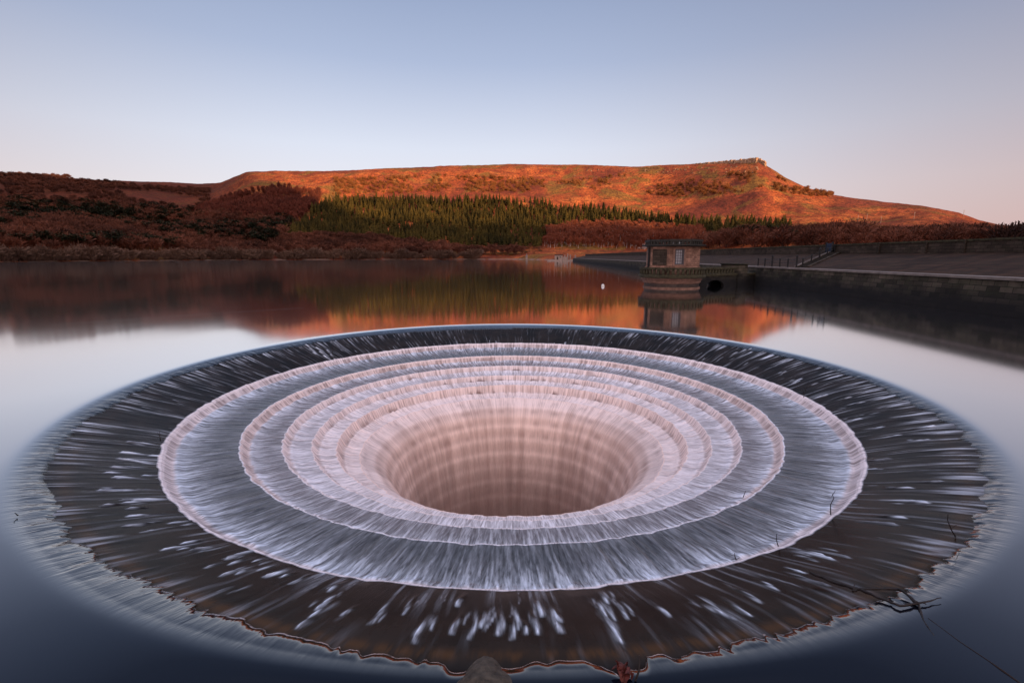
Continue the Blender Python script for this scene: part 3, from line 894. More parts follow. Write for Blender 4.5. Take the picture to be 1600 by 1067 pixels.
# ----------------------------------------------------------------------------------------------
# the lake, drawing down to the lip of the spillway
# ----------------------------------------------------------------------------------------------
def build_lake():
    near = np.exp(-(angd(TH, NEAR) / 0.80) ** 2)
    side = np.abs(np.cos(TH)) ** 1.2
    far = np.exp(-(angd(TH, PI / 2) / 0.9) ** 2)
    # inner edge of the unbroken sheet
    j1 = vnoise(TH / (2 * PI) * 620, TH * 0, 71, 620); j2 = vnoise(TH / (2 * PI) * 150, TH * 0, 72, 150); j3 = vnoise(TH / (2 * PI) * 44, TH * 0, 73, 44)
    off = angd(TH, NEAR)
    re = 12.03 - 0.31 * sstep(R(3), R(26), -off) - 0.20 * sstep(R(8), R(45), off) - 0.05 * far + (np.abs(j1 - 0.5) * 2 - 0.5) * 0.14 * (0.75 - 0.45 * sstep(R(25), R(50), np.abs(off))) + (j2 - 0.5) * 0.13 * (0.4 + side) + (j3 - 0.5) * 0.05
    soft = sstep(R(28), R(60), np.abs(off))
    # the sheet splits round the stone fin at the near edge and the clump of leaves beside it
    gaps = np.zeros_like(TH)
    for px, w in ((757, 0.42), (978, 0.24)):
        P = on_plane(px, 1040, -0.05); th0 = math.atan2(P[1], P[0])
        gaps = np.maximum(gaps, np.exp(-(np.abs(angd(TH, th0)) * 12.2 / w) ** 5))
    re = re + gaps * (0.20 + 0.10 * (j1 - 0.5) + 0.12 * (j2 - 0.5))
    q = np.concatenate([[0, 0.012, 0.03, 0.055], np.linspace(0.085, 1.0, 40)])
    rows = [re + (13.0 - re) * x for x in q]
    for r in (13.3, 13.8, 14.6, 16, 18, 21, 26, 34, 48, 70, 110, 180, 300, 500, 900, 1500, 2600, 5000):
        rows.append(np.full_like(TH, r))
    Rr = np.stack(rows, 0); T = np.broadcast_to(TH, Rr.shape)
    film = apron_z(Rr)
    # level lake, bending smoothly over the crest to follow the stone
    de = Rr - re[None, :]
    tk = 0.036 - 0.018 * soft
    line = np.where(Rr < 12.22, film, -0.085 + (Rr - 12.22) * 0.27) + tk
    kk = 0.019 + 0.014 * far ** 0.7
    lvl = -kk * np.logaddexp(0.0, -line / kk)
    lvl = lvl - 0.020 * (1 - sstep(0.0, 0.20, de)) * (Rr < 12.4) * (tk / 0.036)
    rip = sstep(12.32, 12.0, Rr) * (0.25 + 0.70 * side + 0.15 * near)
    lvl = lvl + rip * ((streak(T + 0.003 * np.sin(Rr * 6), Rr, 520, 0.9, 61) - 0.5) * 0.013 + (streak(T, Rr, 200, 0.7, 62) - 0.5) * 0.020 + (streak(T, Rr, 1100, 1.6, 63) - 0.5) * 0.004)
    wd = 0.085 + 0.40 * soft * (1 - 0.6 * far)
    body = sstep(-0.001, wd, de)
    Zv = np.where(Rr < 12.6, np.maximum(lvl, film + 0.006) * body + (film - 0.012) * (1 - body), lvl)
    V = np.stack([Rr * np.cos(T), Rr * np.sin(T), Zv], -1).reshape(-1, 3)
    me = mesh_np('lake', V, grid_faces(NT_, Rr.shape[0], True), [M['water']], smooth=True)
    add_attr(me, 'flow', (sstep(12.5, 12.1, Rr) * (0.12 + 0.75 * side + 0.35 * far)))
    add_attr(me, 'thin', np.maximum(soft * np.clip(1 - de / (0.50 - 0.25 * far), 0, 1), (1 - soft) * np.clip(1.05 - de / 0.15, 0, 1)) * (Rr < 12.6))
    tag(link('water', me), kind='structure')


build_lake()

# ----------------------------------------------------------------------------------------------
# trees
# ----------------------------------------------------------------------------------------------
def geo_conifer(seed, h=1.0, width=0.17, base=0.22, layers=15, per=9, droop=0.75):
    """needle sprays in whorls, unit height: returns trunk (V,F) and crown (V,F), all triangles"""
    r = random.Random(seed)
    V = []; F = []
    for k in range(layers):
        t = k / (layers - 1)
        z = base + (0.985 - base) * t
        rad = width * (1 - t) ** 0.75 * r.uniform(0.82, 1.15) + 0.012
        n = max(4, int(per * (1 - 0.45 * t)))
        a0 = r.uniform(0, 6.28)
        for q in range(n):
            a = a0 + 6.283 * q / n + r.uniform(-0.25, 0.25)
            rr = rad * r.uniform(0.7, 1.18)
            ca, sa = math.cos(a), math.sin(a)
            dz = -droop * rr * r.uniform(0.5, 1.2)
            w = 0.42 * rr + 0.012
            tip = (ca * rr, sa * rr, z + dz)
            b = len(V)
            V += [(0, 0, z + 0.035), (ca * rr * 0.6 - sa * w, sa * rr * 0.6 + ca * w, z + dz * 0.5 + r.uniform(-0.01, 0.01)), tip,
                  (ca * rr * 0.6 + sa * w, sa * rr * 0.6 - ca * w, z + dz * 0.5 + r.uniform(-0.01, 0.01)), (ca * rr * 0.55, sa * rr * 0.55, z + dz * 0.45 - 0.03)]
            F += [(b, b + 1, b + 2), (b, b + 2, b + 3), (b + 1, b + 4, b + 2)]
    b = len(V)
    V += [(0.012, 0, 0.93), (-0.008, 0.01, 0.93), (-0.006, -0.01, 0.93), (0, 0, 1.02)]
    F += [(b, b + 1, b + 3), (b + 1, b + 2, b + 3), (b + 2, b, b + 3)]
    TV = []; TF = []
    for z, rr in ((0, 0.014), (0.5, 0.010), (0.95, 0.003)):
        for q in range(5): TV.append((rr * math.cos(q * 1.2566), rr * math.sin(q * 1.2566), z))
    for j in range(2):
        for q in range(5):
            a, c = j * 5 + q, j * 5 + (q + 1) % 5
            TF += [(a, c, c + 5), (a, c + 5, a + 5)]
    return (np.array(TV), np.array(TF)), (np.array(V), np.array(F))


def geo_bare(seed, shape='tree', n=330, up=0.35, wx=0.36, lo=0.25, thick=0.011):
    """leafless crown: a few limbs and a haze of fine upward twigs, unit height"""
    r = random.Random(seed)
    V = []; F = []
    cz = (1 + lo) / 2; hz = (1 - lo) / 2
    # several overlapping clumps make an uneven outline
    cl = [(0, 0, cz, 0.85)] + [(r.uniform(-0.55, 0.55) * wx, r.uniform(-0.55, 0.55) * wx, cz + r.uniform(-0.5, 0.45) * hz, r.uniform(0.45, 0.7)) for _ in range(6)]
    for q in range(n):
        c = r.choice(cl)
        while True:
            x, y, z = (r.uniform(-1, 1) for _ in range(3))
            d = math.sqrt(x * x + y * y + z * z)
            if 0.25 < d < 1: break
        px, py, pz = c[0] + x * wx * c[3], c[1] + y * wx * c[3], c[2] + z * hz * c[3]
        ln = r.uniform(0.07, 0.15)
        dx, dy, dz = x * 0.8 + r.uniform(-0.3, 0.3), y * 0.8 + r.uniform(-0.3, 0.3), abs(z) * 0.6 + up + r.uniform(-0.15, 0.4)
        m = math.sqrt(dx * dx + dy * dy + dz * dz); dx, dy, dz = dx / m * ln, dy / m * ln, dz / m * ln
        a = r.uniform(0, 6.28); w = thick * r.uniform(0.6, 1.5)
        sx, sy = math.cos(a) * w, math.sin(a) * w
        b = len(V)
        V += [(px - dx - sx, py - dy - sy, pz - dz), (px - dx + sx, py - dy + sy, pz - dz), (px + dx + sx * 0.8, py + dy + sy * 0.8, pz + dz), (px + dx * 0.4 - sy * 2, py + dy * 0.4 + sx * 2, pz + dz * 0.3 + ln * 0.4)]
        F += [(b, b + 1, b + 2), (b, b + 2, b + 3)]
    TV = []; TF = []

    def limb(p, q, r0, r1):
        b = len(TV)
        for P, rr in ((p, r0), (q, r1)):
            for k in range(4): TV.append((P[0] + rr * math.cos(k * 1.5708), P[1] + rr * math.sin(k * 1.5708), P[2]))
        for k in range(4):
            a, c = b + k, b + (k + 1) % 4
            TF.extend([(a, c, c + 4), (a, c + 4, a + 4)])
    if shape == 'tree':
        limb((0, 0, 0), (0.01, 0, lo + 0.1), 0.018, 0.013)
        for k in range(6):
            a = k * 1.05 + r.uniform(-0.3, 0.3); z0 = lo + r.uniform(-0.05, 0.25)
            limb((0.005, 0, z0), (math.cos(a) * wx * 0.7, math.sin(a) * wx * 0.7, min(0.95, z0 + r.uniform(0.25, 0.45))), 0.009, 0.003)
        limb((0.01, 0, lo), (0, 0.01, 0.95), 0.012, 0.003)
    else:
        for k in range(7):
            a = k * 0.9; limb((0, 0, 0), (math.cos(a) * wx * 0.6, math.sin(a) * wx * 0.6, r.uniform(0.5, 0.8)), 0.014, 0.004)
    return (np.array(TV), np.array(TF)), (np.array(V), np.array(F))


def geo_pine(seed, n=230, wx=0.24, lo=0.42):
    r = random.Random(seed)
    V = []; F = []
    cl = [(r.uniform(-0.6, 0.6) * wx, r.uniform(-0.6, 0.6) * wx, lo + (1 - lo) * r.uniform(0.12, 0.85), r.uniform(0.35, 0.6)) for _ in range(9)]
    for q in range(n):
        c = r.choice(cl)
        x, y, z = (r.gauss(0, 0.5) for _ in range(3))
        P = (c[0] + x * wx * c[3] * 1.3, c[1] + y * wx * c[3] * 1.3, min(1.0, c[2] + z * 0.10))
        s = r.uniform(0.028, 0.055); a = r.uniform(0, 6.28); t = r.uniform(-0.5, 0.5)
        ca, sa = math.cos(a) * s, math.sin(a) * s
        b = len(V)
        V += [(P[0] - ca, P[1] - sa, P[2] - t * s), (P[0] + sa * 0.8, P[1] - ca * 0.8, P[2]), (P[0] + ca, P[1] + sa, P[2] + t * s), (P[0] - sa * 0.8, P[1] + ca * 0.8, P[2] + 0.3 * s)]
        F += [(b, b + 1, b + 2), (b, b + 2, b + 3)]
    TV = []; TF = []
    for z, rr in ((0, 0.016), (0.6, 0.010), (0.92, 0.004)):
        for q in range(5): TV.append((rr * math.cos(q * 1.2566), rr * math.sin(q * 1.2566), z))
    for j in range(2):
        for q in range(5):
            a, c = j * 5 + q, j * 5 + (q + 1) % 5
            TF += [(a, c, c + 5), (a, c + 5, a + 5)]
    return (np.array(TV), np.array(TF)), (np.array(V), np.array(F))


def inpoly(x, y, poly):
    x = np.asarray(x); y = np.asarray(y)
    c = np.zeros(x.shape, bool)
    n = len(poly)
    for i in range(n):
        x0, y0 = poly[i]; x1, y1 = poly[(i + 1) % n]
        if y0 == y1: continue
        c ^= ((y0 > y) != (y1 > y)) & (x < (x1 - x0) * (y - y0) / (y1 - y0) + x0)
    return c


def scatter(poly, spacing, seed, jitter=0.45, dmin=250, dmax=2000, clump=0.0, clump_scale=60.0):
    """points on the hillside, evenly spread over the ground, whose foot is seen inside a picture polygon"""
    rg = np.random.default_rng(seed)
    az = [az_el(x, 345)[0] for x, _ in poly]
    a0, a1 = min(az) - 0.02, max(az) + 0.02
    xs = [CAM[0] + math.sin(a) * d for a in (a0, a1) for d in (dmin, dmax)]
    X, Y = np.meshgrid(np.arange(min(xs), max(xs), spacing), np.arange(CAM[1] + dmin * 0.5, CAM[1] + dmax, spacing))
    X = X + (rg.random(X.shape) - 0.5) * 2 * jitter * spacing; Y = Y + (rg.random(Y.shape) - 0.5) * 2 * jitter * spacing
    X = X.ravel(); Y = Y.ravel()
    A = np.arctan2(X - CAM[0], Y - CAM[1]); D = np.hypot(X - CAM[0], Y - CAM[1])
    k = (A > a0) & (A < a1) & (D > dmin) & (D < dmax)
    X, Y, A, D = X[k], Y[k], A[k], D[k]
    Z = terrain_z(A, D)
    K, _ = knots(A)
    k = (D < K[:, 4] + 15) & (Z > 0.3)
    X, Y, Z, D = X[k], Y[k], Z[k], D[k]
    px, py, _ = project(np.stack([X, Y, Z], -1))
    k = inpoly(px, py, poly)
    if clump > 0: k &= fbm(X / clump_scale, Y / clump_scale, seed + 50, 3) > clump
    P = np.stack([X, Y, Z], -1)[k]
    return P[np.argsort(D[k])]


def plant(kind, P, hts, geos, mats, label, cat, group, stuff_name, cap=300, parts=0, seed=1, widths=(0.85, 1.2)):
    """individual trees for the nearest, one merged stuff object for the rest"""
    rg = random.Random(seed)
    singles = []
    for gi, (T, Cr) in enumerate(geos):
        V = np.concatenate([T[0], Cr[0]]); F = np.concatenate([T[1], Cr[1] + len(T[0])])
        mi = np.concatenate([np.zeros(len(T[1]), int), np.ones(len(Cr[1]), int)])
        singles.append((mesh_np(kind, V, F, mats, mi), mesh_np('trunk', T[0], T[1], [mats[0]]), mesh_np('crown', Cr[0], Cr[1], [mats[1]])))
    # those inside the picture come first, nearest first
    P = np.asarray(P, float).reshape(-1, 3)
    qx, _, _ = project(P)
    P = P[np.argsort((qx < -15) | (qx > 1615), kind='stable')]
    n = min(cap, len(P))
    for i in range(n):
        g = singles[i % len(singles)]
        h = rg.uniform(*hts); w = h * rg.uniform(*widths)
        loc = (P[i][0], P[i][1], P[i][2] - 0.25)
        rz = rg.uniform(0, 6.28)
        if i < parts:
            o = thing(kind, label, cat, loc, rz, group)
            link('trunk', g[1], o); link('crown', g[2], o)
        else:
            o = link(kind, g[0]); o.location = loc; o.rotation_euler = (0, 0, rz); tag(o, label, cat, group)
        o.scale = (w, w, h)
    rest = P[n:]
    if len(rest):
        VV = []; FF = []; MI = []; off = 0
        for i, p in enumerate(rest):
            T, Cr = geos[i % len(geos)]
            V = np.concatenate([T[0], Cr[0]]); F = np.concatenate([T[1], Cr[1] + len(T[0])])
            h = rg.uniform(*hts); w = h * rg.uniform(*widths); a = rg.uniform(0, 6.28)
            ca, sa = math.cos(a), math.sin(a)
            W = np.stack([(V[:, 0] * ca - V[:, 1] * sa) * w + p[0], (V[:, 0] * sa + V[:, 1] * ca) * w + p[1], V[:, 2] * h + p[2] - 0.25], -1)
            VV.append(W); FF.append(F + off); off += len(V)
            MI.append(np.concatenate([np.zeros(len(T[1]), int), np.ones(len(Cr[1]), int)]))
        o = link(stuff_name, mesh_np(stuff_name, np.concatenate(VV), np.concatenate(FF), mats, np.concatenate(MI)))
        tag(o, kind='stuff')
    print('PLANT', kind, n, len(rest))


def build_woods():
    con = [geo_conifer(s, width=0.19 + 0.025 * (s % 3)) for s in range(6)]
    front = [geo_conifer(s + 20, width=0.16 + 0.02 * (s % 2), base=0.40) for s in range(4)]
    P = scatter([(440, 372), (470, 352), (492, 328), (515, 314), (560, 312), (700, 315), (830, 317), (880, 326), (960, 331), (1010, 342), (1002, 352), (900, 350), (856, 358), (846, 391), (720, 391), (650, 386), (600, 378), (500, 374), (450, 374)], 8.6, 3, clump=0.30, clump_scale=35)
    edge = P[:90]; P = P[90:]
    plant('spruce_tree', edge, (17, 21), front, [M['trunk'], M['spruce']], 'tall spruce with bare pale trunk on the lower edge of the plantation', 'tree',
          'spruces along the lower edge of the plantation', 'spruce_wood', 90, 90, 1)
    plant('spruce_tree', P[:205], (14, 21), front, [M['trunk'], M['spruce']], 'pointed green spruce within the dense plantation across the lake', 'tree',
          'spruces in the plantation', 'spruce_wood', 205, 0, 2)
    plant('spruce_tree', P[205:], (11, 21.5), con, [M['trunk'], M['spruce']], '', '', '', 'spruce_wood', 0, 0, 2)
    P = scatter([(985, 343), (1010, 341), (1080, 350), (1150, 352), (1235, 354), (1238, 370), (1150, 372), (1090, 366), (1000, 353)], 10.0, 5)
    plant('fir_tree', P, (15, 20), con, [M['trunk'], M['spruce']], 'dark pointed fir in the row under the crag, right of the plantation', 'tree', 'firs in the row below the crag', 'fir_wood', 200, 0, 3, (1.0, 1.4))
    bare = [geo_bare(s) for s in range(6)]
    lar = [geo_bare(s + 40, wx=0.22, lo=0.12, n=300, up=0.25) for s in range(4)]
    birch = [geo_bare(s + 60, wx=0.26, lo=0.3, n=330, up=0.6) for s in range(5)]
    bush = [geo_bare(s + 80, 'bush', wx=0.62, lo=0.0, n=520, up=0.12, thick=0.016) for s in range(5)]
    pine = [geo_pine(s) for s in range(5)]
    P = scatter([(852, 366), (900, 356), (1000, 357), (1085, 368), (1092, 388), (1000, 390), (850, 388)], 8.0, 7)
    plant('birch_tree', P, (13, 18), birch, [M['birch_bark'], M['birchtwig']], 'leafless rusty birch in the bare wood right of the spruces', 'tree', 'bare birches beside the spruce plantation', 'birch_wood', 160, 20, 4)
    P = scatter([(300, 338), (345, 318), (380, 305), (440, 296), (505, 305), (492, 328), (470, 350), (400, 352), (320, 350)], 8.5, 9, clump=0.33, clump_scale=45)
    plant('larch_tree', P, (15, 20), lar, [M['trunk'], M['larch']], 'bare red brown larch left of the spruce plantation', 'tree', 'bare larches left of the plantation', 'larch_wood', 150, 0, 5)
    left = [(-420, 318), (60, 326), (200, 330), (330, 340), (462, 352), (428, 392), (300, 399), (100, 399), (-420, 398)]
    P = scatter(left, 11.5, 11, clump=0.42, clump_scale=80)
    plant('pine_tree', P, (16, 23), pine, [M['trunk'], M['pine']], 'dark broad topped pine in the mixed wood at left', 'tree', 'dark pines in the mixed wood', 'pine_wood', 290, 0, 6, (1.0, 1.5))
    P = scatter(left, 11.0, 12, clump=0.42, clump_scale=70)
    plant('bare_tree', P, (14, 20), bare, [M['trunk'], M['twig']], 'leafless brown tree in the mixed wood at left', 'tree', 'leafless trees in the mixed wood', 'bare_wood', 230, 0, 7, (1.0, 1.4))
    # bare wood at the foot of the plantation and behind the shore
    P = scatter([(280, 378), (432, 374), (500, 374), (600, 378), (650, 386), (720, 392), (700, 396), (800, 396), (830, 399), (640, 402), (280, 402)], 9.0, 13)
    plant('sapling', P, (9, 16), bare, [M['trunk'], M['twig']], 'small leafless tree at the foot of the spruces', 'tree', 'small leafless trees below the plantation', 'low_bare_wood', 60, 0, 8, (1.1, 1.6))
    # shoreline willows
    rg = random.Random(4)
    pts = []
    px = -380.0
    while px < 748:
        a, _ = az_el(px, 404)
        S = float(knots(np.array([a]))[0][0, 1])
        if rg.random() < 0.93:
            d = S + rg.uniform(1.5, 7)
            x, y = CAM[0] + math.sin(a) * d, CAM[1] + math.cos(a) * d
            pts.append((x, y, float(ground(x, y)) - 0.2))
        px += rg.uniform(3.2, 8.5)
    plant('willow_bush', np.array(pts), (8.0, 14.0), bush, [M['bark'], M['willow']], 'round leafless grey brown willow at the water edge across the lake', 'bush', 'willows along the far shore', 'willow_belt', 300, 0, 9, (0.8, 1.5))
    pts = []
    for px, py, in ((668, 397), (682, 397), (700, 397), (745, 396), (758, 397), (772, 398), (790, 396), (806, 397), (820, 396), (834, 397), (842, 396)):
        g = ground_px(px, py)
        if g is not None: pts.append(g)
    holly = [geo_pine(s + 30, n=420, wx=0.5, lo=0.02) for s in range(3)]
    plant('holly_bush', np.array(pts), (6, 9), holly, [M['bark'], M['evergreen']], 'dark evergreen bush behind the shoreline willows', 'bush', 'evergreen bushes by the far shore', 'holly_belt', 60, 0, 10, (1.0, 1.5))
    # scrub on the moor
    scr = [geo_bare(s + 110, 'bush', wx=0.55, lo=0.0, n=300, up=0.35, thick=0.020) for s in range(4)]
    Q = [scatter([(520, 280), (600, 277), (700, 274), (850, 280), (850, 302), (700, 300), (600, 304), (520, 304)], 10, 21, clump=0.36, clump_scale=60),
         scatter([(860, 286), (1000, 272), (1120, 285), (1170, 300), (1060, 309), (1000, 302), (860, 300)], 10, 22, clump=0.47, clump_scale=50),
         scatter([(1130, 272), (1196, 268), (1250, 295), (1302, 305), (1290, 309), (1200, 300)], 9.5, 23, clump=0.33, clump_scale=50)]
    for px, py in ((1060, 309), (1117, 303), (1125, 304), (1135, 296), (930, 296), (850, 293), (1090, 297)):
        g = ground_px(px, py)
        if g is not None: Q.append(g[None])
    P = np.concatenate(Q)
    plant('scrub_bush', P, (4.5, 8.5), scr, [M['bark'], M['scrub']], 'round brown thorn scrub on the sunlit moor below the skyline', 'bush', 'thorn scrub on the moor', 'moor_scrub', 300, 0, 11, (0.9, 1.5))
    Q = [scatter([(-420, 296), (-60, 282), (120, 284), (330, 300), (330, 332), (-60, 326), (-420, 320)], 13, 24, clump=0.40, clump_scale=60), scatter([(-20, 276), (110, 278), (110, 283), (-20, 282)], 14, 25)]
    plant('thorn_tree', np.concatenate(Q), (8, 13), bare, [M['bark'], M['twig']], 'stunted leafless tree on the shaded moor at upper left', 'tree', 'stunted trees on the shaded left moor', 'stunted_wood', 160, 0, 12, (1.1, 1.6))
    # beyond the dam
    right = [(1092, 373), (1240, 372), (1330, 369), (1450, 366), (1560, 368), (1720, 372), (1720, 388), (1092, 390)]
    P = scatter(right, 11, 27, dmin=260)
    plant('alder_tree', P, (8, 14), [geo_bare(s + 200, wx=0.42, lo=0.04, n=380) for s in range(5)], [M['bark'], M['twig']], 'leafless brown alder in the thicket beyond the dam', 'tree', 'alders in the thicket beyond the dam', 'alder_thicket', 230, 0, 13, (1.1, 1.6))
    P = scatter(right, 24, 29, dmin=260, clump=0.45, clump_scale=50)
    plant('yew_tree', P, (9, 13), pine, [M['bark'], M['evergreen']], 'dark evergreen standing among the alders beyond the dam', 'tree', 'evergreens among the alders beyond the dam', 'yew_thicket', 60, 0, 14, (1.2, 1.7))
    # tall dark clump over the parapet at far right
    pts = []
    rg = random.Random(8)
    for k in range(26):
        yc = rg.uniform(185, 245); x = yc * rg.uniform(1.0, 1.42); y = yc - 16.4
        pts.append((x, y, float(ground(x, y))))
    plant('oak_tree', np.array(pts), (14.5, 17.5), [geo_bare(s + 150, wx=0.42, lo=0.15, n=700) for s in range(4)], [M['bark'], M['dark_twig']], 'dark dense oak over the parapet at the far right end', 'tree',
          'dark oaks beyond the right end of the dam', 'oak_wood', 60, 0, 15, (1.0, 1.3))
    # the forked white birch by the water on the left
    g = ground_px(137, 403.5, 300)
    if g is not None:
        o = thing('birch_tree', 'white forked birch trunk at the water edge on the left', 'tree', g)
        mb = MB()
        mb.tube([(0, 0, -0.3), (0.1, 0, 2.5), (-0.2, 0, 5.0)], [0.42, 0.34, 0.22], 6)
        mb.tube([(0.1, 0, 2.2), (-1.0, 0, 5.0), (-2.0, 0.2, 8.5)], [0.30, 0.22, 0.10], 6)
        mb.tube([(-0.2, 0, 4.8), (0.5, 0.1, 7.5), (0.3, 0.1, 10.5)], [0.22, 0.16, 0.07], 6)
        mb.build('trunk', M['birch_bark'], o)
        T, Cr = birch[0]
        c = link('crown', mesh_np('crown', Cr[0] * np.array([13, 13, 13.0]), Cr[1], [M['twig']]), o)


build_woods()


# ----------------------------------------------------------------------------------------------
# gritstone edge on the skyline
# ----------------------------------------------------------------------------------------------
def rock_mesh(seed, name='rock'):
    r = random.Random(seed)
    bm = bmesh.new()
    bmesh.ops.create_cube(bm, size=1.0)
    bmesh.ops.subdivide_edges(bm, edges=bm.edges, cuts=2, use_grid_fill=True)
    for v in bm.verts:
        p = v.co
        n = fbm(p.x * 1.7 + seed * 3.1, p.y * 1.7 + p.z * 2.3, seed, 3)
        v.co = p * (0.8 + 0.5 * float(n)) + Vector((r.uniform(-.07, .07), r.uniform(-.07, .07), r.uniform(-.05, .05)))
    me = bpy.data.meshes.new(name); bm.to_mesh(me); bm.free()
    me.materials.append(M['boulder'])
    return me


def build_crag():
    rg = random.Random(3)
    # the cliff: one broken wall of buttresses following the rim
    V = []; F = []
    az0, az1 = az_el(1086, 256)[0], az_el(1198, 254)[0]
    n = 150
    rows = 8
    grid = np.zeros((rows, n, 3))
    for i in range(n):
        a = az0 + (az1 - az0) * i / (n - 1)
        K, Z = knots(np.array([a])); D = float(K[0, 4]); zr = float(Z[0, 4])
        f = i / (n - 1)
        h = (6.0 + 14.0 * f ** 1.2) * (0.70 + 0.6 * float(vnoise(i / 5.0, 0.0, 5)))
        but = (float(vnoise(i / 3.2, 1.0, 6)) - 0.5) * 9 + (float(vnoise(i / 1.1, 2.0, 8)) - 0.5) * 4
        q0 = D - 12 - 26 * f
        zg = float(terrain_z(a, q0 - 3))
        zt = zr + 0.6 + 1.8 * float(vnoise(i / 2.3, 4.0, 9)) * (0.4 + f)
        zb = max(zg - 2.5, zt - h)
        for j in range(rows):
            t = j / (rows - 1)
            q = q0 + but * (0.6 + 0.4 * t) + (5.0 * (t > 0.99)) + rg.uniform(-1.4, 1.4) + 5 * t
            grid[j, i] = (CAM[0] + math.sin(a) * q, CAM[1] + math.cos(a) * q, zb + (zt - zb) * t)
    back = grid[-1].copy()
    for i in range(n):
        a = az0 + (az1 - az0) * i / (n - 1)
        back[i] += np.array([math.sin(a) * (26 + 26 * i / n), math.cos(a) * (26 + 26 * i / n), -2.5])
    allr = np.concatenate([grid, back[None]], 0)
    me = mesh_np('crag', allr.reshape(-1, 3), grid_faces(n, rows + 1, False), [M['crag']])
    tag(link('gritstone_crag', me), 'broken gritstone cliff along the skyline at the right end of the moor', 'crag')
    # boulders below and along the rim
    ms = [rock_mesh(s) for s in range(6)]
    for k in range(66):
        if k < 26: px, py = rg.uniform(1000, 1080), rg.uniform(262, 270)
        elif k < 54: px, py = rg.uniform(1080, 1192), rg.uniform(261, 272)
        else: px, py = rg.uniform(840, 1000), rg.uniform(260, 276)
        g = ground_px(px, py)
        if g is None: continue
        o = link('boulder', ms[k % 6]); s = rg.uniform(1.2, 3.4)
        o.location = g + np.array([0, 0, s * 0.2]); o.scale = (s, s * rg.uniform(.6, 1), s * rg.uniform(.6, 1.2)); o.rotation_euler = (rg.uniform(-.3, .3), rg.uniform(-.3, .3), rg.uniform(0, 6))
        tag(o, 'small gritstone boulder scattered on the moor below the skyline', 'boulder', 'boulders below the gritstone edge')


build_crag()


# ----------------------------------------------------------------------------------------------
# the dam: lower wall, pitched slope and parapet, running away on the right
# ----------------------------------------------------------------------------------------------
DAM0 = np.array([34.0, 16.6]); DAMV = np.array([16.5, 367.0]); DAMV = DAMV / np.linalg.norm(DAMV)
DAM_RZ = math.atan2(DAMV[1], DAMV[0])
DX0, DX1 = -170.0, 372.0


def dam_pt(lx, ly, z=0.0):
    """lx along the dam, ly towards the lake"""
    return (DAM0[0] + DAMV[0] * lx - DAMV[1] * ly, DAM0[1] + DAMV[1] * lx + DAMV[0] * ly, z)


def strip(name, prof, m, parent, x0=DX0, x1=DX1, n=1, wob=0.0, seed=0):
    """extrude a (y, z) section along the dam"""
    xs = np.linspace(x0, x1, n + 1)
    V = []
    rg = np.random.default_rng(seed)
    for (y, z) in prof:
        for x in xs: V.append((x, y, z))
    V = np.array(V)
    if wob: V[:, 2] += (rg.random(len(V)) - 0.5) * wob; V[:, 1] += (rg.random(len(V)) - 0.5) * wob
    return link(name, mesh_np(name, V, grid_faces(n + 1, len(prof), False), [m]), parent)


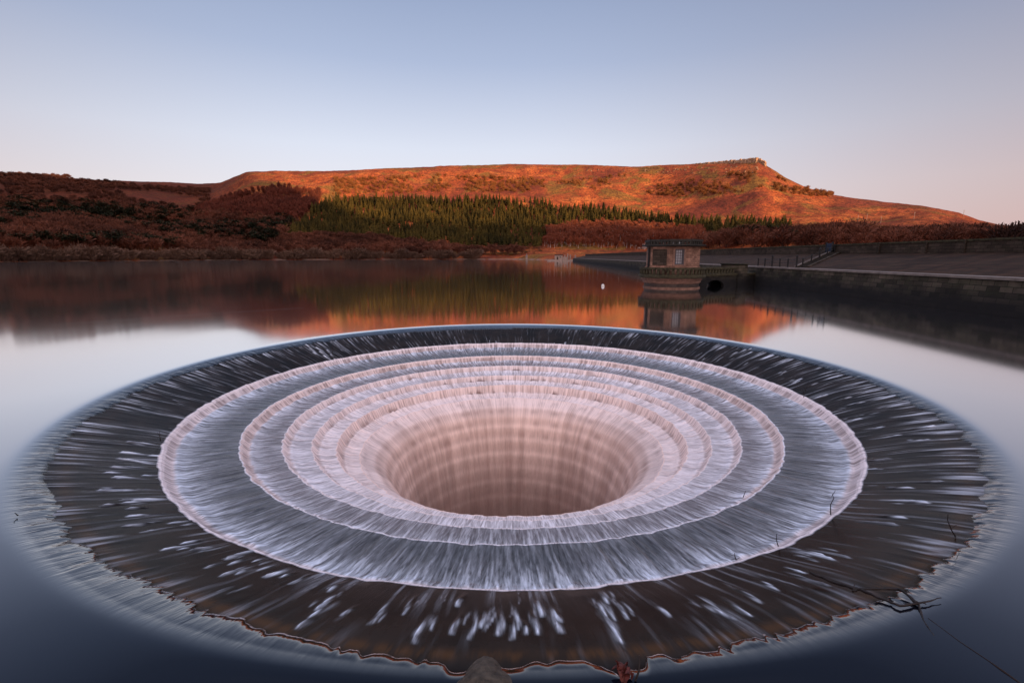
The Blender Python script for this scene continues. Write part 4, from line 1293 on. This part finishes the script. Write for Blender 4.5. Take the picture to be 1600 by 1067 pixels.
def build_dam():
    dam = thing('dam', 'long dark stone dam with sloping paved face and parapet at right', 'dam', (DAM0[0], DAM0[1], 0), DAM_RZ)
    strip('lower_wall', [(0.55, -4), (0.30, 0.0), (0.05, 2.45)], M['wall_stone'], dam, n=260, wob=0.05, seed=1)
    strip('ledge', [(0.05, 2.452), (0.16, 2.455), (0.16, 2.64), (-0.95, 2.66), (-0.95, 2.5)], M['coping'], dam, n=120, wob=0.012, seed=2)
    strip('paved_slope', [(-0.952, 2.55), (-5.0, 3.44), (-10.05, 4.42)], M['pitching'], dam, n=200, wob=0.07, seed=3)
    strip('parapet', [(-10.0, 4.2), (-10.0, 5.55)], M['parapet_stone'], dam, n=2)
    strip('parapet_coping', [(-9.9, 5.552), (-9.9, 5.74), (-10.7, 5.76), (-10.7, 5.55)], M['mossy_stone'], dam, n=160, wob=0.02, seed=4)
    strip('roadway', [(-10.6, 4.5), (-18, 4.5), (-18.3, 5.4), (-18.8, 5.4), (-26, 1.0)], M['pitching'], dam, n=2)
    # end faces
    mb = MB()
    for x in (DX0, DX1):
        s = 0.05 if x < 0 else -0.05
        pr = [(0.5, -3.9), (0.03, 2.44), (-0.9, 2.62), (-10.0, 4.4), (-10.0, 5.5), (-10.6, 5.5), (-10.6, 4.4), (-18, 4.4), (-26, 0.9), (-26, -3.9)]
        vs = [mb.bm.verts.new((x + s, y, z)) for y, z in pr]
        mb.bm.faces.new(vs)
    mb.build('end_wall', M['parapet_stone'], dam)
    # pilasters on the parapet
    proto = None
    for x in (9.7, 15.6, 20.3, 27.5):
        if proto is None:
            b = MB(); b.box((0, 0, 0), (0.16, 0.14, 1.45), bevel=0.02)
            proto = b.build('pilaster', M['parapet_stone'], dam); o = proto
        else:
            o = proto.copy(); COL.objects.link(o); o.parent = dam
        o.location = (x, -9.88, 5.0)

    # steps climbing the slope, with a post rail beside them
    st = thing('stairway', 'narrow stone stairs climbing the paved slope of the dam', 'stairs', (DAM0[0], DAM0[1], 0), DAM_RZ)
    A = np.array([27.8, -1.0, 2.66]); B = np.array([36.2, -9.9, 4.55])
    n = 22
    mb = MB()
    dirv = (B - A)[:2] / np.linalg.norm((B - A)[:2]); nr = np.array([-dirv[1], dirv[0]])
    for k in range(n):
        a = A + (B - A) * k / n; b = A + (B - A) * (k + 1) / n
        P = []
        for z in (a[2] - 0.5, b[2] + 0.06):
            for q, sgn in ((a, -1), (b, -1), (b, 1), (a, 1)):
                P.append((q[0] + nr[0] * 0.6 * sgn, q[1] + nr[1] * 0.6 * sgn, z))
        mb.hexa(P)
    mb.build('stone_steps', M['dark_slab'], st)
    for sgn in (-1, 1):
        mb = MB(); P = []
        for dz in (-0.4, 0.22):
            for q, e in ((A, 0.6), (B, 0.6), (B, 0.82), (A, 0.82)):
                P.append((q[0] + nr[0] * e * sgn, q[1] + nr[1] * e * sgn, q[2] + dz))
        mb.hexa(P); mb.build('kerb', M['parapet_stone'] if sgn < 0 else M['coping'], st)

    rail = thing('railing', 'dark iron post railing along the ledge and up beside the dam stairs', 'railing', (DAM0[0], DAM0[1], 0), DAM_RZ)
    pts = [(38.6 - 2.1 * k, -0.5, 2.66) for k in range(6)] + [(28.2 + 2.05 * k, -1.3 - 2.15 * k, 2.72 + 0.455 * k) for k in range(5)]
    proto = None
    for k, p in enumerate(pts):
        if proto is None:
            mb = MB(); mb.lathe([(0.09, 0), (0.09, 0.95), (0.13, 1.0), (0.10, 1.12), (0.03, 1.17)], 8); proto = mb.build('post', M['iron'], rail); o = proto
        else: o = proto.copy(); COL.objects.link(o); o.parent = rail
        o.location = p
        if k % 3 == 2: o.scale = (1.15, 1.15, 1.35)
    for seg in (pts[:6], pts[6:]):
        for h in (0.55, 0.98):
            mb = MB(); mb.tube([(p[0], p[1], p[2] + h) for p in seg], 0.025, 5); mb.build('rail', M['iron'], rail)
    g = thing('gate', 'dark blue gate panel in the parapet at the top of the stairs', 'gate', dam_pt(37.2, -9.6, 4.5), DAM_RZ)
    mb = MB(); mb.box((0, 0, 0.7), (1.25, 0.12, 1.36), bevel=0.02); mb.build('panel', M['blue'], g)
    mb = MB(); mb.box((0.72, 0, 0.75), (0.16, 0.2, 1.6), bevel=0.02); mb.build('post', M['iron'], g)
    mb = MB(); mb.box((-0.72, 0, 0.75), (0.16, 0.2, 1.6), bevel=0.02); mb.build('post', M['iron'], g)


build_dam()


# ----------------------------------------------------------------------------------------------
# valve tower with its gallery, and the arched footbridge to the dam
# ----------------------------------------------------------------------------------------------
TX, TY = 21.2, 47.9


def build_tower():
    t = thing('valve_tower', 'squat eight sided stone valve tower with balustraded gallery standing in the lake', 'tower', (TX, TY, 0), R(-3))
    rot = R(22.5)
    mb = MB(); mb.lathe([(3.75, -4), (3.62, 0.10), (3.62, 0.16), (3.5, 0.17)], 64); mb.build('base_ring', M['plinth_stone'], t)
    mb = MB(); mb.lathe([(3.48, 0.172), (3.48, 0.62)], 64); mb.build('wet_ring', M['plinth_dark'], t)
    mb = MB(); mb.lathe([(3.56, 0.622), (3.56, 0.70), (3.66, 0.74), (3.68, 0.98), (3.80, 1.03), (3.84, 1.28), (4.0, 1.34)], 64); mb.build('corbel', M['plinth_stone'], t)
    mb = MB(); mb.lathe([(4.0, 1.342), (4.22, 1.36), (4.25, 1.60), (4.18, 1.66), (4.18, 1.80)], 64); mb.build('gallery_slab', M['mossy_stone'], t)
    # gallery balustrade
    mb = MB(); b = MB(); b.box((0, 0, 0), (0.30, 0.24, 0.60), bevel=0.03)
    pr = b.build('baluster', M['mossy_stone'], t)
    nb = 42
    for k in range(nb):
        a = 2 * PI * k / nb
        o = pr if k == 0 else pr.copy()
        if k: COL.objects.link(o); o.parent = t
        o.location = (4.0 * math.cos(a), 4.0 * math.sin(a), 2.102); o.rotation_euler = (0, 0, a + PI / 2)
    ring = lambda r0, r1, z0, z1: [(r0, z0), (r1, z0), (r1, z1), (r0, z1), (r0, z0)]
    mb.lathe(ring(3.84, 4.16, 2.404, 2.66), 64, close=False); mb.build('handrail', M['mossy_stone'], t)
    # body
    mb = MB(); mb.lathe([(3.55, 1.802), (3.55, 2.72), (3.38, 2.76), (3.38, 5.28)], 8, rot=rot); body = mb.build('wall', M['tower_stone'], t)
    # dark downpipe on the left hand corner
    mb = MB(); mb.tube([(-3.30, -0.9, 1.9), (-3.30, -0.9, 5.2)], 0.13, 8); mb.build('downpipe', M['iron'], t)
    mb = MB(); mb.lathe([(3.40, 5.282), (3.92, 5.36), (4.04, 5.38), (4.04, 5.54), (3.76, 5.56)], 8, rot=rot); mb.build('cornice', M['dark_slab'], t)
    # parapet with square openings
    R8 = 3.62
    ap = R8 * math.cos(PI / 8)
    b = MB(); b.box((0, 0, 0), (0.20, 0.22, 0.36), bevel=0.015); pr = b.build('parapet_block', M['dark_slab'], t)
    first = True
    for f in range(8):
        a = f * PI / 4
        n = np.array([math.cos(a), math.sin(a)]); tg = np.array([-math.sin(a), math.cos(a)])
        half = R8 * math.sin(PI / 8)
        for q in (-0.86, -0.55, -0.2, 0.2, 0.55, 0.86):
            o = pr if first else pr.copy()
            if not first: COL.objects.link(o); o.parent = t
            first = False
            p = n * (ap - 0.12) + tg * half * q
            o.location = (p[0], p[1], 5.742); o.rotation_euler = (0, 0, a + PI / 2)
    mb = MB(); mb.lathe(ring(3.32, 3.66, 5.924, 6.18), 8, rot=rot, close=False); mb.build('parapet_rail', M['dark_slab'], t)
    # small pale painted boxes added behind the gaps between the blocks
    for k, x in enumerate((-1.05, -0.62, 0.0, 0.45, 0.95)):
        b = MB(); b.box((x, -2.55, 5.70), (0.24, 0.1, (0.18, 0.30, 0.24, 0.28, 0.16)[k]), bevel=0.04); b.build('pale_box', M['pale'], t)
    mb = MB(); mb.lathe([(3.3, 5.562), (3.3, 5.60)], 8, rot=rot); mb.build('roof', M['dark_slab'], t)
    # window in the face that looks to the camera's right
    yf = -3.38 * math.cos(PI / 8)
    mb = MB()
    for (x, z, w, h) in ((-0.68, 3.98, 0.24, 2.3), (0.68, 3.98, 0.24, 2.3), (0, 5.06, 1.12, 0.2), (0, 2.92, 1.12, 0.2)):
        mb.box((x, yf - 0.02, z), (w, 0.10, h), bevel=0.01)
    mb.build('window_surround', M['plinth_stone'], t)
    w = MB()
    for (x, z, ww, h) in ((-0.50, 3.99, 0.12, 1.94), (0.50, 3.99, 0.12, 1.94), (0, 4.90, 0.88, 0.12), (0, 3.08, 0.88, 0.12)):
        w.box((x, yf - 0.03, z), (ww, 0.07, h))
    wf = w.build('window', M['frame'], t)
    mb = MB(); mb.box((-0.06, yf - 0.008, 3.99), (0.76, 0.02, 1.7)); mb.build('pane', M['glass'], wf)
    mb = MB()
    for x in (-0.20, 0.10, 0.36): mb.box((x, yf - 0.035, 3.99), (0.045 if x < 0.3 else 0.17, 0.04, 1.69))
    for z in (3.48, 3.82, 4.16, 4.50): mb.box((0, yf - 0.052, z), (0.86, 0.03, 0.045))
    mb.build('glazing_bars', M['frame'], wf)
    # dark panel laid on the left face to paint in its shade
    mb = MB()
    a = R(-135); n = Vector((math.cos(a), math.sin(a), 0)); p = n * (3.38 * math.cos(PI / 8) + 0.02)
    mb.box((p.x, p.y, 3.95), (2.0, 0.05, 2.0), a + PI / 2, bevel=0.01); mb.build('shade_panel', M['parapet_stone'], t)
    # a dark bush rooted on the gallery
    T, Cr = geo_pine(77, n=420, wx=0.55, lo=0.05)
    o = link('shrub', mesh_np('shrub', np.concatenate([T, Cr]) if False else Cr * np.array([1.0, 1.0, 1.25]), (Cr * 0).astype(int)) if False else mesh_np('shrub', Cr[0] * np.array([1.0, 1.0, 1.3]), Cr[1], [M['evergreen']]))
    tag(o, 'dark bushy shrub growing on the tower gallery left of the window', 'shrub')
    o.location = (TX - 1.55, TY - 3.42, 1.80)

    # footbridge
    E = np.array(dam_pt(39.2, 0.35)[:2]); S = np.array([TX, TY])
    v = E - S; L = np.linalg.norm(v); v /= L
    br = thing('footbridge', 'short stone footbridge with one low arch from the valve tower to the dam', 'bridge', (TX, TY, 0), math.atan2(v[1], v[0]))
    x0, x1 = 3.4, L
    mb = MB()
    top = 1.40
    for ys in (-1.05, 1.05):
        cx, rad, spring = 7.2, 1.75, 0.05
        N = 20
        loops = []
        lo = [(x0, -3), (cx - rad, -3), (cx - rad, spring)] + [(cx - rad * math.cos(PI * k / N), spring + 0.78 * math.sin(PI * k / N)) for k in range(1, N)] + [(cx + rad, spring), (cx + rad, -3), (x1, -3)]
        for (a, b) in zip(lo, lo[1:]):
            if abs(a[0] - b[0]) < 1e-6: continue
            P = []
            for yy in (ys - 0.2, ys + 0.2):
                pass
            mb.hexa([(a[0], ys - 0.2, a[1]), (b[0], ys - 0.2, b[1]), (b[0], ys + 0.2, b[1]), (a[0], ys + 0.2, a[1]),
                     (a[0], ys - 0.2, top), (b[0], ys - 0.2, top), (b[0], ys + 0.2, top), (a[0], ys + 0.2, top)])
    mb.build('arch_wall', M['wall_stone'], br)
    mb = MB(); mb.box(((x0 + x1) / 2 + 0.2, 0, 1.56), (x1 - x0 - 0.9, 2.7, 0.31), bevel=0.02); mb.build('deck', M['mossy_stone'], br)
    first = None
    for ys in (-1.15, 1.15):
        x = 4.7
        while x < 11.4:
            if first is None:
                b = MB(); b.box((0, 0, 0), (0.26, 0.22, 0.58), bevel=0.02); first = b.build('baluster', M['mossy_stone'], br); o = first
            else: o = first.copy(); COL.objects.link(o); o.parent = br
            o.location = (x, ys, 2.007); x += 0.62
        mb = MB(); mb.box((8.1, ys, 2.42), (7.4, 0.3, 0.24), bevel=0.02); mb.build('handrail', M['mossy_stone'], br)
    mb = MB(); mb.box((12.6, 0, 0.6), (1.9, 3.1, 4.6), bevel=0.05); mb.box((12.6, 0, 2.98), (2.1, 3.3, 0.14), bevel=0.03)
    mb.build('end_pier', M['wall_stone'], br)


build_tower()


# ----------------------------------------------------------------------------------------------
# small things about the lake
# ----------------------------------------------------------------------------------------------
def polar(px, dist, z=0.0):
    a, _ = az_el(px, 400)
    return (CAM[0] + math.sin(a) * dist, CAM[1] + math.cos(a) * dist, z)


def build_small():
    # buoy
    p = on_plane(942, 446.5, 0.1)
    b = thing('buoy', 'small white mooring buoy floating left of the valve tower', 'buoy', (p[0], p[1], 0))
    mb = MB(); mb.lathe([(0.03, -0.2), (0.17, -0.12), (0.215, 0.03), (0.20, 0.18), (0.12, 0.29), (0.05, 0.33)], 20); mb.build('float', M['pale'], b, True)
    mb = MB(); mb.tube([(0.06 * math.cos(q * PI / 6), 0, 0.36 + 0.06 * math.sin(q * PI / 6)) for q in range(12)], 0.014, 5); mb.build('ring', M['iron'], b)
    # hut and quay at the far end of the dam
    q = polar(873, 418, 0.0)
    hut = thing('boathouse', 'small pale stone hut on the quay at the far end of the dam', 'hut', (q[0], q[1], 0.9), R(-8))
    mb = MB(); mb.box((0, 0, 2.0), (6.6, 4.6, 4.0)); mb.build('wall', M['pale_stone'], hut)
    mb = MB(); mb.box((0, 0, 4.2), (7.3, 5.3, 0.5), taper=0.92); mb.build('roof', M['dark_slab'], hut)
    mb = MB(); mb.box((-0.9, -2.33, 1.5), (1.2, 0.08, 2.4)); mb.build('door', M['parapet_stone'], hut)
    mb = MB(); mb.box((1.4, -2.33, 2.4), (1.1, 0.08, 1.0)); mb.build('window', M['frame'], hut)
    an = MB(); an.box((5.2, 0.4, 1.3), (3.6, 3.4, 2.6)); an.build('annexe', M['pale_stone'], hut)
    k = link('quay', None) if False else None
    mb = MB(); mb.box((q[0] + 1.5, q[1] - 1.0, 0.35), (22, 8.5, 1.1), R(-8), bevel=0.1)
    tag(mb.build('quay', M['pale_stone']), 'low pale stone quay at the waterline under the hut', 'quay')
    rg = random.Random(2)
    for px, h in ((882.5, 3.6), (887, 4.6), (891, 3.8), (899, 3.4)):
        g = polar(px, 425, 0.9)
        o = thing('gatepost', 'pale stone gatepost beside the hut at the far end of the dam', 'post', g, 0, 'pale gateposts at the far end of the dam')
        mb = MB(); mb.box((0, 0, h / 2), (1.0, 1.0, h), bevel=0.05); mb.build('shaft', M['pale_stone'], o)
        mb = MB(); mb.lathe([(0.75, h), (0.75, h + 0.2), (0.35, h + 0.5), (0.05, h + 0.7)], 8); mb.build('cap', M['pale_stone'], o)
    # the little white kiosk by the shore
    a, _ = az_el(823, 402); S = float(knots(np.array([a]))[0][0, 1]); q = polar(823, S + 1.5, 0.3)
    o = thing('kiosk', 'tiny pale kiosk standing at the water edge left of the hut', 'kiosk', q)
    mb = MB(); mb.box((0, 0, 1.6), (2.6, 2.4, 3.4), bevel=0.05); mb.build('wall', M['pale_stone'], o)
    mb = MB(); mb.lathe([(1.9, 3.3), (1.9, 3.45), (0.9, 4.6), (0.5, 6.2), (0.05, 7.4)], 8, rot=R(22.5)); mb.build('roof', M['coping'], o)
    # pale blocks on the bank above the dam's far end
    for px, py in ((987, 384.5), (993.5, 384.5), (999, 388)):
        g = ground_px(px, py, 450)
        if g is None: continue
        me = rock_mesh(int(px)); me.materials.clear(); me.materials.append(M['pale'])
        o = link('stone_block', me); o.location = g + np.array([0, 0, 0.7]); o.scale = (2.2, 2.0, 1.9)
        tag(o, 'whitish stone block on the grassy bank left of the tower roof', 'block', 'whitish blocks on the bank')
    # poles on the right hand moor
    for px, py in ((1340, 347), (1354, 345), (1376, 349), (1428, 343), (1505, 339)):
        g = ground_px(px, py, 300)
        if g is None: continue
        o = thing('wooden_pole', 'thin pale pole standing on the shaded slope of the right moor', 'pole', g, rg.uniform(0, 3), 'thin poles on the right slope')
        mb = MB(); mb.tube([(0, 0, -0.5), (0, 0, 9.5)], [0.26, 0.2], 6); mb.build('shaft', M['pale_stone'], o)
        mb = MB(); mb.box((0, 0, 8.8), (2.4, 0.2, 0.2)); mb.build('crossarm', M['pale_stone'], o)
    # a floating line across the left of the lake
    A = on_plane(81, 507, 0.02); B = on_plane(475, 480, 0.02)
    pts = [A + (B - A) * t + np.array([0.15 * math.sin(t * 9), 0.2 * math.sin(t * 5), 0]) for t in np.linspace(0, 1, 40)]
    mb = MB(); mb.tube(pts, 0.0045, 5); tag(mb.build('floating_line', M['line']), 'thin pale line floating across the left of the lake', 'line')

    # rounded stone fin that breaks the surface at the near lip
    bm = bmesh.new()
    rings = []
    n = 26; rows = 46
    for j in range(rows):
        t = j / (rows - 1)
        y = -11.97 - 1.35 * t
        w = 0.36 * (min(1, t / 0.34) ** 0.5) * (1 - 0.02 * t) + 0.012
        top = -0.14 + 0.27 * min(1, (t / 0.36)) ** 0.6
        if 0.40 < t < 0.46: w *= 0.965; top -= 0.012
        row = []
        for i in range(n):
            a = PI * i / (n - 1)
            x = -0.262 + math.cos(a) * w; z = -0.45 + (top + 0.45) * math.sin(a) ** 0.75
            k = (float(fbm(x * 9 + 3, y * 9, 4, 4)) - 0.5) * 0.075 + (float(fbm(x * 34 + 3, y * 26, 14, 3)) - 0.5) * 0.030
            row.append(bm.verts.new((x + math.cos(a) * k, y, z + math.sin(a) * k)))
        rings.append(row)
    for a, b in zip(rings, rings[1:]):
        for i in range(n - 1): bm.faces.new((a[i], a[i + 1], b[i + 1], b[i]))
    me = bpy.data.meshes.new('stone_fin'); bmesh.ops.recalc_face_normals(bm, faces=bm.faces); bm.to_mesh(me); bm.free()
    for p in me.polygons: p.use_smooth = True
    me.materials.append(M['concrete'])
    tag(link('stone_fin', me), 'rounded rough stone fin breaking the water at the near lip of the plughole', 'stone fin')

    # clump of dead leaves caught beside it
    c = on_plane(975, 1052, 0.03)
    o = thing('leaf_clump', 'clump of dead red brown leaves caught on the near lip', 'leaves', c)
    rr = random.Random(6)
    for k in range(9):
        mb = MB(); bm = mb.bm
        L, W = rr.uniform(0.07, 0.12), rr.uniform(0.03, 0.05)
        Mx = Matrix.Translation((rr.uniform(-.075, .075), rr.uniform(-.07, .07), rr.uniform(-0.015, .06))) @ Matrix.Rotation(rr.uniform(0, 6.3), 4, 'Z') @ Matrix.Rotation(rr.uniform(-.9, .9), 4, 'X') @ Matrix.Rotation(rr.uniform(-.7, .7), 4, 'Y')
        rows = []
        for j in range(7):
            t = j / 6; w = W * math.sin(PI * (0.06 + 0.94 * t)) ** 0.8 + 0.002
            w *= 1 + 0.25 * (j % 2)
            rows.append([bm.verts.new(Mx @ Vector(((t - .5) * L, s * w, abs(s) * w * 0.6 + 0.03 * math.sin(t * 4) + rr.uniform(-.003, .003)))) for s in (-1, 0, 1)])
        for a, b in zip(rows, rows[1:]):
            for i in range(2): bm.faces.new((a[i], a[i + 1], b[i + 1], b[i]))
        mb.build('leaf', M['leaf_red'], o)
    mb = MB(); mb.tube([(0.10, -0.05, -0.03), (0.14, -0.02, 0.05), (0.16, 0.05, 0.16)], [0.012, 0.010, 0.005], 6); mb.build('stalk', M['wet_wood'], o)

    # forked branch lying over the lip at lower right
    def pz(x, y, z): return on_plane(1240 + x / 6.154, 840 + y / 6.154, z)
    br = thing('branch', 'dark forked branch washed against the lip at the lower right', 'branch', pz(640, 500, -0.12))
    o0 = np.array(br.location)
    def seg(name, pts, rad, mat=M['wet_wood']):
        P = [pz(*p) - o0 for p in pts]
        # roughen the run a little
        Q = []; Rr = []
        for i in range(len(P) - 1):
            for q in range(4):
                t = q / 4; Q.append(P[i] * (1 - t) + P[i + 1] * t + np.array([rr.uniform(-.006, .006) for _ in range(3)])); Rr.append(0.72 * (rad[i] * (1 - t) + rad[i + 1] * t) * rr.uniform(0.8, 1.2))
        Q.append(P[-1]); Rr.append(rad[-1])
        mb = MB(); mb.tube(Q, Rr, 7); return mb.build(name, mat, br, True)
    seg('stem', [(150, 330, -0.24), (420, 440, -0.19), (600, 490, -0.12), (720, 490, -0.09), (1000, 490, -0.02), (1080, 530, 0.0), (1190, 630, 0.005)], [0.024, 0.024, 0.030, 0.024, 0.020, 0.020, 0.026])
    seg('limb', [(640, 500, -0.10), (850, 585, -0.05), (1020, 655, -0.005), (1190, 630, 0.005)], [0.024, 0.022, 0.020, 0.020])
    seg('limb', [(1190, 630, 0.005), (1300, 605, 0.02), (1420, 575, 0.03)], [0.018, 0.012, 0.005])
    seg('limb', [(1200, 640, 0.005), (1245, 780, 0.0), (1350, 940, -0.004)], [0.018, 0.012, 0.006])
    seg('twig', [(600, 500, -0.11), (570, 520, -0.06), (590, 440, 0.0)], [0.02, 0.016, 0.004])
    seg('twig', [(1080, 530, 0.0), (1100, 495, 0.03)], [0.012, 0.006])
    seg('twig', [(1230, 620, 0.01), (1275, 640, 0.01)], [0.012, 0.006])

    tw = thing('long_twig', 'thin pale twig trailing over the dark water from the forked branch', 'twig', on_plane(1450, 965, 0.03))
    o0 = np.array(tw.location)
    P = [on_plane(x, y, z) - o0 for x, y, z in ((1450, 965, 0.0), (1500, 1002, 0.002), (1545, 1032, 0.002), (1566, 1047, 0.002), (1620, 1085, 0.0))]
    mb = MB(); mb.tube(P, [0.002, 0.003, 0.004, 0.010, 0.006], 5); mb.build('stem', M['bark'], tw)

    # upright twigs rooted in the joints of the stonework
    TW = [((1298, 804), -0.70, [[(0, 0), (-4, -18), (-2, -30), (-7, -38)], [(-2, -30), (2, -40)]], 'tall forked twig standing in the outer step at right'),
          ((1216, 853), -0.72, [[(0, 0), (-5, -10), (-8, -24)]], 'thin leaning twig on the outer step lip right of centre'),
          ((1161, 777), -1.06, [[(0, 0), (2, -12)]], 'short twig on the second step lip at right'),
          ((1150, 874), -0.74, [[(0, 0), (-4, -8), (-6, -15)], [(0, 0), (5, -4)], [(-1, -2), (-8, 1)]], 'small twig tuft on the outer step lip near the centre right'),
          ((1494, 840), -0.20, [[(0, 0), (-12, -14), (-24, -32), (-28, -44)], [(-12, -14), (-4, -22)], [(0, 0), (8, 2)]], 'bent twig leaning out of the outer slope at far right'),
          ((28, 805), -0.02, [[(0, 0), (-1, -6)], [(0, 0), (3, -2)]], 'tiny dark twig at the far left of the outer lip'),
          ((251, 689), -0.62, [[(0, 0), (1, -8), (3, -17)], [(1, -8), (-3, -14)]], 'small forked twig above the outer step at left'),
          ((520, 556), -0.60, [[(0, 0), (0, -12), (2, -26)], [(0, -8), (8, -20)], [(0, -10), (-8, -22)], [(0, -6), (11, -14)], [(0, -12), (5, -27)], [(0, -5), (-6, -13)]], 'dark twiggy seedling on the far left of the outer slope'),
          ((1256, 621), -0.62, [[(0, 0), (-3, -11), (-16, -17)], [(0, 0), (2, -14), (4, -26)], [(-3, -11), (-14, -10)], [(2, -10), (-4, -20)]], 'dark tangled twig clump above the outer step at upper right')]
    for (bx, by), z, br_, lab in TW:
        base = on_plane(bx, by, z)
        zd = (base[1] - CAM[1]) * CP - (base[2] - CAM[2]) * SP
        o = thing('twig', lab, 'twig', base)
        for bi, pl in enumerate(br_):
            pts = [(dx / FPX * zd, 0.02 * (bi % 3 - 1) * k - 0.01 * k, -dy / FPX * zd * 1.03) for k, (dx, dy) in enumerate(pl)]
            r0 = 0.010 if bi == 0 else 0.006
            mb = MB(); mb.tube(pts, [max(0.0035, r0 * (1 - 0.6 * k / max(1, len(pts) - 1))) for k in range(len(pts))], 5)
            mb.build('stem' if bi == 0 else 'side_shoot', M['wet_wood'], o)


build_small()
